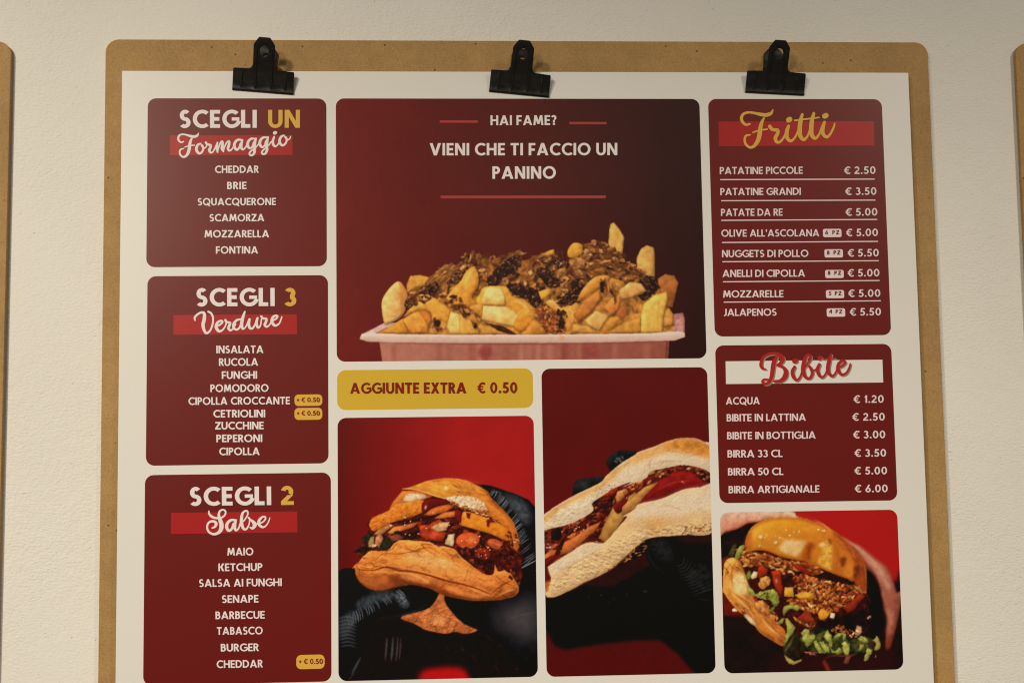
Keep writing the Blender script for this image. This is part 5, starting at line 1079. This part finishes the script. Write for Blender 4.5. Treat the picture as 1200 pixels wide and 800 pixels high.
    # lower bun and wrapping on the left
    wr = d1([(52, 820), (60, 600), (78, 505), (130, 464), (190, 478), (235, 530), (258, 600), (290, 700)]) + d3([(300, 30), (340, 150), (400, 215), (470, 272), (545, 345), (605, 400), (612, 462), (592, 545), (500, 500), (380, 422), (330, 352), (240, 270), (170, 212), (110, 140), (52, 60)])
    p.fill(wr, (214, 152, 72), (188, 112, 48), 60, n=.12, ns=5, relief=.32, rr=5, smooth=True)
    p.texture(wr, .9, 6, 6, 2.6, .95); p.creases(wr, 9, .8, 2.6, .95, 41)
    p.fill(d1([(140, 740), (150, 650), (210, 610), (270, 650), (285, 780), (240, 810), (170, 790)]), (222, 190, 132), relief=0, soft=2, alpha=.8, n=.15, ns=2.5)
    p.fill(d3([(235, 270), (270, 255), (325, 310), (360, 380), (300, 340)]), (216, 178, 134), relief=.2, soft=.4)
    for q, w_ in ((d1([(190, 480), (150, 560), (140, 640), (150, 740)]), 1.2), (d3([(90, 20), (180, 100), (260, 180), (330, 270), (380, 400)]), 1.3), (d3([(160, 80), (260, 140), (330, 160)]), 1.2), (d3([(340, 150), (345, 210), (420, 270), (470, 290), (540, 380), (600, 440)]), 1.3),
                  (d1([(110, 520), (90, 600), (70, 680)]), 1.0), (d1([(190, 480), (240, 560), (265, 610)]), 2.0), (d3([(470, 330), (530, 420), (600, 460)]), 1.0)): p.line(q, w_, (124, 62, 24), .75, .3)
    for q, w_ in ((d3([(110, 40), (200, 130), (290, 220), (350, 310)]), 2.2), (d3([(180, 60), (250, 120), (330, 170)]), 1.6), (d3([(400, 300), (470, 380), (560, 450)]), 2.4), (d1([(100, 540), (120, 500), (160, 480)]), 2.0)): p.line(q, w_, (238, 190, 116), .6, .7)
    p.fill(d3([(335, 190), (345, 150), (400, 130), (470, 190), (480, 250), (440, 275), (380, 245)]), (202, 140, 76), (178, 106, 52), 60, n=.3, ns=3, relief=.15, jag=1.0, drop=.2); p.line(d3([(430, 140), (470, 170), (490, 210)]), 1.6, (84, 32, 22), .8, .4)
    p.flecks(d3([(480, 260), (560, 250), (540, 320), (600, 400), (540, 370)]), 26, (2, 5), (1, 2), [(196, 128, 70), (160, 90, 46)], 40, 40)
    p.specks(d3([(150, 215), (175, 210), (175, 235), (150, 235)]), 3, (1.5, 2.6), [(236, 208, 176)])
    # upper bun
    bun = d1([(318, 402), (285, 380), (268, 340), (278, 270), (310, 200), (350, 160), (400, 130), (520, 92), (640, 86), (780, 92), (850, 105), (920, 130)]) + d2([(120, 138), (220, 188), (330, 266), (450, 388), (540, 500), (562, 620), (556, 790), (500, 735), (440, 682), (300, 632), (200, 590), (100, 545), (0, 512)]) + d1([(820, 500), (700, 478), (560, 440), (480, 405), (400, 392)])
    p.fill(bun, (200, 136, 44), (178, 94, 34), 25, n=.045, ns=6, relief=.34, rr=8, smooth=True)
    p.fill(d2([(250, 220), (340, 290), (450, 400), (540, 510), (560, 640), (556, 780), (440, 680), (450, 520), (380, 400), (280, 300)]), (138, 62, 28), n=.25, ns=5, relief=0, soft=2.2, alpha=.85)
    p.fill(d1([(270, 380), (275, 280), (320, 220), (350, 300), (340, 390)]), (186, 104, 40), relief=0, soft=2, alpha=.8)
    p.fill(d1([(400, 140), (560, 100), (780, 104), (920, 150), (900, 220), (600, 200), (420, 260)]), (200, 142, 40), relief=0, soft=4, alpha=.5)
    p.fill(d1([(585, 380), (620, 320), (650, 295), (830, 312), (815, 370), (780, 420), (740, 452), (640, 420)]), (214, 176, 124), (206, 160, 100), 60, n=.1, ns=4, relief=0, soft=1.3, alpha=.95)
    p.fill(d1([(800, 470), (830, 350), (870, 325), (930, 340)]) + d2([(60, 380), (20, 520), (-40, 505)]), (146, 70, 26), relief=0, soft=1.8, alpha=.8, n=.2)
    p.fill(d2([(115, 520), (130, 440), (160, 380), (110, 360), (130, 330), (200, 310), (240, 360), (230, 520), (230, 590)]), (206, 152, 62), relief=0, soft=1.6, alpha=.9, n=.2, ns=3)
    p.fill(d2([(120, 350), (140, 325), (185, 330), (160, 362)]), (224, 192, 130), relief=0, soft=.8, alpha=.9)
    for q in (d2([(205, 300), (225, 290), (235, 345)]), d2([(320, 470), (375, 465), (350, 550), (325, 540)]), d2([(440, 560), (490, 540), (480, 640), (445, 650)])): p.fill(q, (96, 40, 20), relief=0, soft=1.2, alpha=.75)
    p.fill(d2([(360, 560), (420, 530), (440, 640), (360, 640)]), (204, 134, 46), relief=0, soft=2, alpha=.6)
    p.set_clip(bun)
    p.line(d1([(318, 402), (285, 380), (270, 340), (280, 270), (312, 202), (400, 132), (520, 94), (640, 88), (780, 94), (920, 132)]) + d2([(120, 140), (220, 190), (330, 268), (450, 390), (540, 502), (560, 620), (555, 780)]), 4.5, (128, 62, 20), .55, 1.5, taper=False)
    p.line(d1([(320, 400), (400, 388), (480, 401), (560, 436), (700, 474), (820, 496)]) + d2([(0, 508), (100, 541), (200, 586), (300, 628), (440, 678)]), 3.0, (150, 76, 24), .6, .8, taper=False)
    p.line(d1([(340, 330), (350, 260), (400, 200), (500, 150)]), 3.5, (232, 178, 84), .45, 1.6)
    p.line(d2([(40, 330), (20, 400), (30, 480)]), 3.0, (110, 46, 18), .6, 1.2); p.line(d2([(250, 300), (290, 400), (300, 520), (290, 600)]), 3.0, (150, 72, 26), .55, 1.4); p.line(d2([(260, 260), (340, 340), (420, 460), (440, 560)]), 2.2, (214, 140, 70), .35, 1.0)
    for _ in range(26):
        x, y = p.rs.uniform(950, 1010), p.rs.uniform(622, 682); L = p.rs.uniform(2, 6); a = math.radians(p.rs.uniform(30, 100))
        p.line([(x, y), (x + L * math.cos(a), y + L * math.sin(a))], p.rs.uniform(.8, 1.6), (110, 46, 18) if p.rs.rand() < .6 else (226, 160, 84), p.rs.uniform(.2, .5), .4)
    p.set_clip(None)
    p.texture(bun, .07, 1.6, 7)
    p.specks(d1([(380, 280), (420, 180), (640, 160), (800, 240), (640, 290), (540, 340), (420, 340)]), 16, (.9, 2.0), [(238, 204, 130), (226, 182, 104)])
    for a in ((412, 270, 2.2, 2.4), (553, 322, 2.2, 1.6), (550, 262, 1.2, 1), (400, 352, 1.6, 1)): p.blob(*d1([(a[0], a[1])])[0], a[2], a[3], (240, 208, 150), -40, relief=0, soft=.3)
    p.line(d2([(60, 108), (140, 140), (200, 185), (250, 235)]), 1.2, (236, 176, 110), .7, .4); p.line(d2([(430, 400), (455, 470)]), 1.2, (222, 150, 90), .7, .4); p.line(d2([(540, 520), (556, 600), (552, 700)]), 1.2, (190, 110, 70), .5, .5)
    p.specks(d2([(100, 200), (180, 205), (170, 220)]), 5, (.9, 1.6), [(244, 214, 150)])
    p.line(d1([(330, 405), (430, 402), (520, 430), (620, 470), (740, 490), (860, 510)]), 2.0, (62, 22, 14), .9, .4); p.fill(d2([(90, 630), (180, 590), (300, 634), (440, 690), (440, 730), (300, 690)]), (40, 18, 14), relief=0, n=.2, soft=.4)
    # lettuce
    LG, LM, LD = (146, 158, 60), (116, 130, 46), (40, 40, 22)
    p.fill(d1([(165, 470), (185, 400), (215, 355), (250, 340), (262, 370), (230, 420), (205, 480)]), (158, 160, 74), (118, 118, 50), 60, n=.15, relief=.35)
    p.fill(d1([(270, 640), (300, 580), (320, 600), (315, 660), (290, 670)]), LM, relief=.3)
    p.fill(d3([(270, 0), (320, 40), (345, 80), (345, 105), (300, 90), (270, 40)]), (150, 152, 66), relief=.3)
    p.fill(d3([(340, 100), (370, 68), (430, 52), (510, 38), (552, 100), (548, 170), (500, 225), (468, 262), (475, 215), (505, 180), (460, 130), (400, 125)]), (158, 160, 74), (120, 126, 50), 60, n=.2, ns=3, relief=.3, rr=2, smooth=True, jag=1.3, js=3.0)
    p.creases(d3([(340, 100), (510, 38), (552, 100), (500, 225), (468, 262), (400, 125)]), 6, .6, 1, 0, 48, .1)
    p.specks(d3([(430, 70), (470, 75), (460, 100), (430, 95)]), 3, (1, 2), [(50, 54, 26)])
    p.fill(d3([(585, 235), (610, 190), (680, 172), (740, 200), (720, 235), (690, 225), (660, 215), (620, 240), (600, 270)]), (160, 156, 78), (116, 120, 52), 80, n=.2, relief=.3, rr=2, smooth=True, jag=1.3, js=3.0)
    p.fill(d3([(540, 335), (580, 300), (606, 295), (585, 340), (555, 352)]), (132, 140, 60), relief=.3)
    p.fill(d3([(590, 560), (640, 430), (720, 430), (790, 520), (800, 580), (770, 640), (690, 700), (640, 690), (600, 620)]), (52, 42, 24), (40, 30, 20), 60, n=.35, ns=4, relief=.2)
    p.fill(d3([(612, 300), (640, 310), (698, 370), (690, 410), (650, 460), (600, 555), (610, 460), (625, 400)]), (166, 162, 82), (130, 130, 58), 70, n=.2, relief=.3, rr=2, smooth=True, jag=1.2, js=3.0)
    p.fill(d3([(598, 620), (640, 650), (690, 680), (760, 660), (755, 680), (690, 708), (650, 705), (620, 670)]), (170, 146, 86), relief=.3)
    p.fill(d3([(600, 590), (640, 520), (690, 450), (660, 540), (620, 590)]), (86, 82, 44), relief=.2, soft=.6)
    p.fill(d3([(780, 500), (880, 440), (900, 560), (800, 580)]), LD, n=.3, relief=.1)
    p.fill(d4([(0, 440), (160, 380), (260, 430), (340, 430), (430, 480), (560, 450), (620, 560), (480, 620), (330, 640), (100, 610), (0, 540)]), (32, 36, 20), n=.4, ns=4, relief=.1, jag=1)
    p.fill(d4([(-60, 470), (20, 420), (90, 440), (160, 410), (230, 450), (300, 440), (370, 500), (450, 470), (560, 470), (600, 560), (520, 600), (400, 590), (320, 620), (200, 612), (90, 600), (0, 560)]), (82, 82, 40), (48, 50, 26), 90, n=.55, ns=4, jag=1.8, js=4, relief=.2, smooth=True)
    for q in (d3([(755, 420), (790, 385), (825, 400), (830, 450), (800, 480), (765, 460)]), d3([(800, 560), (820, 470), (870, 440), (880, 480), (850, 520)]), d4([(-40, 480), (0, 400), (22, 400), (20, 440), (80, 450), (60, 500), (0, 550)]), d4([(62, 510), (85, 495), (150, 580), (165, 612), (110, 612)]),
              d4([(112, 510), (150, 498), (200, 560), (205, 600), (165, 600)]), d4([(155, 470), (185, 395), (225, 450), (232, 560), (205, 560), (200, 510)]), d4([(205, 560), (250, 590), (300, 555), (330, 600), (280, 618), (230, 605)]), d4([(245, 465), (290, 425), (345, 430), (355, 480), (330, 500), (320, 440), (270, 470)]),
              d4([(315, 520), (345, 498), (375, 530), (388, 505), (382, 620), (350, 632), (330, 590)]), d4([(455, 480), (490, 448), (550, 480), (555, 512), (510, 515)]), d4([(465, 590), (480, 535), (518, 532), (500, 575)]), d4([(510, 670), (545, 560), (590, 580), (570, 640), (545, 678)])):
        p.fill(q, (176, 170, 88), (136, 134, 60), p.rs.uniform(20, 120), n=.20, ns=3, relief=.25, rr=1.5, jag=1.3, js=3.0)
    p.fill(d4([(570, 500), (610, 480), (628, 452), (655, 500), (662, 550), (640, 580), (605, 578), (620, 520)]), (172, 158, 88), (140, 128, 62), 70, relief=.4, rr=1.8)
    p.fill(d4([(560, 490), (610, 500), (600, 570), (555, 545)]), (60, 40, 26), relief=.2, soft=.6)
    p.line(d4([(150, 660), (230, 630), (320, 632), (400, 630), (450, 600)]), 2.0, (120, 56, 44), .8, .6); p.fill(d4([(330, 690), (350, 640), (400, 630), (375, 700), (345, 705)]), (128, 70, 56), relief=.3); p.fill(d4([(140, 690), (160, 660), (200, 720), (220, 770), (180, 765)]), (118, 48, 38), relief=.2, soft=.8)
    p.flecks(d3([(790, 580), (880, 600), (880, 640), (800, 620)]), 10, (3, 8), (.8, 1.6), [(156, 90, 70), (120, 60, 46)], 20, 20)
    p.specks(d4([(600, 630), (625, 630), (620, 650)]), 2, (.8, 1.2), [(190, 150, 130)])
    p.grade(1.14)
    return p

def photo_panel(name, pic, x0, y0, x1, y1, label, fine_from=None, r=0.0072):
    """a rounded print on the poster, millimetres from the camera foot (y down), meshed at about 0.7 photo pixels"""
    X0, X1, Z1, Z0 = x0 / 1000, x1 / 1000, FOOT_Z - y0 / 1000, FOOT_Z - y1 / 1000
    st = 0.00052
    zf = Z1 if fine_from is None else FOOT_Z - fine_from / 1000
    rows = [Z1 - r * (1 - math.cos(a)) for a in np.linspace(0, math.pi / 2, 10)[:-1]]
    z = rows[-1]
    z = Z1 - r
    if z > zf: rows += list(np.linspace(z, zf, max(2, int((z - zf) / 0.004)), endpoint=False)); z = zf
    rows += list(np.linspace(z, Z0 + r, max(2, int((z - Z0 - r) / st)), endpoint=False))
    rows += [Z0 + r * (1 - math.cos(a)) for a in np.linspace(math.pi / 2, 0, 14)]
    rows = np.array(rows); nx = int((X1 - X0) / st)
    dz = np.clip(np.maximum(rows - (Z1 - r), (Z0 + r) - rows), 0, r); inset = r - np.sqrt(np.maximum(r * r - dz * dz, 0))
    u = np.linspace(0, 1, nx)
    Xg = (X0 + inset)[:, None] + (X1 - X0 - 2 * inset)[:, None] * u[None, :]; Zg = np.repeat(rows[:, None], nx, 1)
    px, py = to_px(Xg, Zg)
    colr = ink(np.clip(pic.sample(px, py), 0, 255))
    ny = len(rows)
    co = np.stack([Xg - pbase.x, np.full_like(Xg, Y(1) - pbase.y), Zg - pbase.z], -1).reshape(-1, 3)
    idx = np.arange(ny * nx).reshape(ny, nx)
    q = np.stack([idx[1:, :-1], idx[1:, 1:], idx[:-1, 1:], idx[:-1, :-1]], -1).reshape(-1, 4)
    me = bpy.data.meshes.new(name)
    me.vertices.add(len(co)); me.vertices.foreach_set('co', co.astype(np.float32).ravel())
    me.loops.add(q.size); me.loops.foreach_set('vertex_index', q.astype(np.int32).ravel())
    me.polygons.add(len(q)); me.polygons.foreach_set('loop_start', np.arange(0, q.size, 4, dtype=np.int32))
    me.update(calc_edges=True); me.validate()
    a = me.color_attributes.new('print', 'FLOAT_COLOR', 'POINT')
    a.data.foreach_set('color', np.concatenate([colr.reshape(-1, 3), np.ones((len(co), 1))], 1).astype(np.float32).ravel())
    me.materials.append(M['photo'])
    ob = bpy.data.objects.new(name, me); COL.objects.link(ob); ob.parent = poster; ob['label'] = label
    return ob
p_fries = photo_panel('food_photo', paint_fries(), -65.4, -345.1, 251.8, -117.0, 'printed photo of loaded fries with shredded meat in a white tray', -245)
photo_panel('food_photo', paint_burger(), -64.9, -69.3, 101.4, 149.3, 'printed photo of a burger held in black gloves')
photo_panel('food_photo', paint_roll(), 108.8, -109.3, 252.0, 149.6, 'printed photo of a filled long roll held in black gloves', -64)
photo_panel('food_photo', paint_pulled(), 259.6, 15.1, 413.6, 150.1, 'printed photo of a pulled meat burger with lettuce held in bare hands')
lettering(p_fries, 'HAI FAME?', 574.8, 147.0, 652, 146.8, 11.6, C, 0.20)
lettering(p_fries, 'VIENI CHE TI FACCIO UN', 503.5, 182.3, 723.3, 182.2, 14.4, C, 0.205)
lettering(p_fries, 'PANINO', 577, 209.7, 651.4, 209.6, 14.6, C, 0.205)
rule(p_fries, 515.3, 142.6, 559.8, 142.7, 2.9, M['rule']); rule(p_fries, 667, 144.4, 710.9, 144.5, 2.9, M['rule']); rule(p_fries, 516.3, 231.0, 709.9, 230.8, 3.3, M['rule'])


# ---------------------------------------------------------------- clips
def plate(profile, out_sign, hr=0.0038):
    """T-shaped sheet-steel plate. profile(z) = distance from the poster face; returns bmesh in local axes (x, out, z)"""
    bm = bmesh.new()
    JW, JH, HW, HH = 0.0262, 0.0178, 0.00925, 0.0425
    zs = [0, 0.0012, 0.004, 0.008, 0.012, 0.0155, JH]
    # outline (half) with fillet into the handle and chamfered top
    right = [(JW, 0), (JW * 0.995, JH - 0.0008), (JW * 0.97, JH), (HW + 0.0035, JH + 0.0004), (HW + 0.0012, JH + 0.0014), (HW, JH + 0.004),
             (HW * 0.985, HH - 0.0062), (HW * 0.94, HH - 0.0050), (HW * 0.56, HH - 0.0006), (HW * 0.48, HH)]
    outl = right + [(-x, z) for x, z in right[::-1]]
    vs_ = [bm.verts.new((x, 0, z)) for x, z in outl]
    hz = HH - 0.0105
    hv = []
    face_edges = [bm.edges.new((vs_[i], vs_[(i + 1) % len(vs_)])) for i in range(len(vs_))]
    for k in range(18):
        a = 2 * math.pi * k / 18
        hv.append(bm.verts.new((hr * 1.02 * math.cos(a), 0, hz + hr * (1.12 if math.sin(a) > 0 else 1.12) * math.sin(a))))
    face_edges += [bm.edges.new((hv[i], hv[(i + 1) % 18])) for i in range(18)]
    bmesh.ops.triangle_fill(bm, use_beauty=True, use_dissolve=False, edges=face_edges)
    # drop faces filled inside the hole
    dead = [f for f in bm.faces if (f.calc_center_median().x ** 2 + ((f.calc_center_median().z - hz) / 1.12) ** 2) < (hr * .93) ** 2 and all(v in hv for v in f.verts)]
    bmesh.ops.delete(bm, geom=dead, context='FACES')
    # slice so that the plate can bend and carry ribs
    for z in (0.0010, 0.0026, 0.0052, 0.009, 0.013, 0.0165, 0.020, 0.024, 0.028):
        bmesh.ops.bisect_plane(bm, geom=bm.verts[:] + bm.edges[:] + bm.faces[:], plane_co=(0, 0, z), plane_no=(0, 0, 1))
    ribs = (-0.0188, -0.0068, 0.0068, 0.0188)
    for rx_ in ribs:
        for d in (-0.0011, -0.0005, 0.0005, 0.0011):
            bmesh.ops.bisect_plane(bm, geom=bm.verts[:] + bm.edges[:] + bm.faces[:], plane_co=(rx_ + d, 0, 0), plane_no=(1, 0, 0))
    for v_ in bm.verts:
        x, z = v_.co.x, v_.co.z
        rib = 0.0
        for rx_ in ribs:
            top = HH - 0.009 if abs(rx_) < 0.01 else JH - 0.003
            if abs(x - rx_) < 0.0007 and 0.004 < z < top: rib = 0.0008
        v_.co.y = profile(z) + rib * out_sign
    return bm
def front_profile(z):
    pts = [(0, 0.0006), (0.0010, 0.0020), (0.0026, 0.0016), (0.0052, 0.0024), (0.0165, 0.0066), (0.020, 0.0084), (0.0425, 0.0205)]
    return np.interp(z, [p[0] for p in pts], [p[1] for p in pts])
def back_profile(z):
    pts = [(0, -0.0024), (0.0026, -0.0028), (0.0165, -0.0045), (0.020, -0.0048), (0.0425, -0.0054)]
    return np.interp(z, [p[0] for p in pts], [p[1] for p in pts])
def bm_to_obj(bm, name, mat, parent, thick=None, smooth=True):
    me = bpy.data.meshes.new(name); bm.to_mesh(me); bm.free(); me.materials.append(mat)
    ob = bpy.data.objects.new(name, me); COL.objects.link(ob); ob.parent = parent
    if thick:
        md = ob.modifiers.new('sheet', 'SOLIDIFY'); md.thickness = thick; md.offset = 0
        bv = ob.modifiers.new('edge', 'BEVEL'); bv.width = 0.00025; bv.segments = 2; bv.limit_method = 'ANGLE'; bv.angle_limit = math.radians(60)
    if smooth:
        for p in me.polygons: p.use_smooth = True
        md = ob.modifiers.new('split', 'EDGE_SPLIT'); md.split_angle = math.radians(40)
    return ob
def coil(n_turn, r, wire, width):
    bm = bmesh.new(); N = n_turn * 14; K = 6; rings = []
    for i in range(N + 1):
        a = 2 * math.pi * i / 14; x = -width / 2 + width * i / N
        c = Vector((x, r * math.cos(a), r * math.sin(a))); out = Vector((0, math.cos(a), math.sin(a))); ax = Vector((1, 0, 0))
        rings.append([bm.verts.new(c + (out * math.cos(b) + ax * math.sin(b)) * wire) for b in [2 * math.pi * k / K for k in range(K)]])
    for i in range(N):
        for k in range(K): bm.faces.new((rings[i][k], rings[i][(k + 1) % K], rings[i + 1][(k + 1) % K], rings[i + 1][k]))
    return bm
def rod(r, x0, x1, y, z, seg=12):
    bm = bmesh.new()
    bmesh.ops.create_cone(bm, cap_ends=True, segments=seg, radius1=r, radius2=r, depth=x1 - x0)
    bmesh.ops.rotate(bm, verts=bm.verts, matrix=Matrix.Rotation(math.pi / 2, 3, 'Y'))
    bmesh.ops.translate(bm, verts=bm.verts, vec=((x0 + x1) / 2, y, z)); return bm
def flip(bm):          # local "out" axis points at the camera, i.e. world -y
    for v_ in bm.verts: v_.co.y = -v_.co.y
    bmesh.ops.reverse_faces(bm, faces=bm.faces); return bm
def make_clip(px, py, deg, label):
    x, z = pl(px, py, YP - 0.0015)
    root = empty('bulldog_clip', (x, YP, z)); root.rotation_euler[1] = math.radians(deg)
    tag(root, label, 'clip', 'black clips holding the poster')
    bm_to_obj(flip(plate(front_profile, 1)), 'front_plate', M['black'], root, 0.0009)
    bm_to_obj(flip(plate(back_profile, 0.0, 0.0034)), 'back_plate', M['black'], root, 0.0009)
    bm = coil(5, 0.0034, 0.0006, 0.0150)
    bmesh.ops.translate(bm, verts=bm.verts, vec=(0, 0.0012, 0.0215)); bm_to_obj(flip(bm), 'spring', M['black'], root)
    bm_to_obj(flip(rod(0.0012, -0.0106, 0.0106, 0.0012, 0.0215)), 'pivot_pin', M['black'], root)
    # side cheeks that carry the pin
    for s in (-1, 1):
        bm = bmesh.new()
        prof = [(-0.0056, 0.0168), (0.0068, 0.0168), (0.0094, 0.0225), (0.0060, 0.0262), (-0.0020, 0.0268), (-0.0060, 0.0235)]
        a = [bm.verts.new((s * 0.0090, o_, z_)) for o_, z_ in prof]; bm.faces.new(a if s > 0 else a[::-1])
        bm_to_obj(flip(bm), 'cheek', M['black'], root, 0.0008)
    # fixing screw of the board, seen through the hole of the handle
    wx, wz = x + math.sin(math.radians(deg)) * 0.0318, z + math.cos(math.radians(deg)) * 0.0318
    sb = bmesh.new()
    bmesh.ops.create_uvsphere(sb, u_segments=16, v_segments=8, radius=0.0023)
    for v_ in sb.verts: v_.co.y *= 0.42
    bmesh.ops.delete(sb, geom=[f_ for f_ in sb.faces if f_.calc_center_median().y > 0.0006], context='FACES')
    bmesh.ops.translate(sb, verts=sb.verts, vec=Vector((wx, YB - 0.0010, wz)) - main_base)
    bm_to_obj(sb, 'screw', M['steel'], main_board)
make_clip(307.9, 107.9, 4.6, 'black bulldog clip above the cheese list panel of the poster')
make_clip(608.2, 110.5, 5.6, 'black bulldog clip above the loaded fries photo, most tilted of the clips')
make_clip(907.9, 109.9, 2.9, 'black bulldog clip above the fried foods price list')
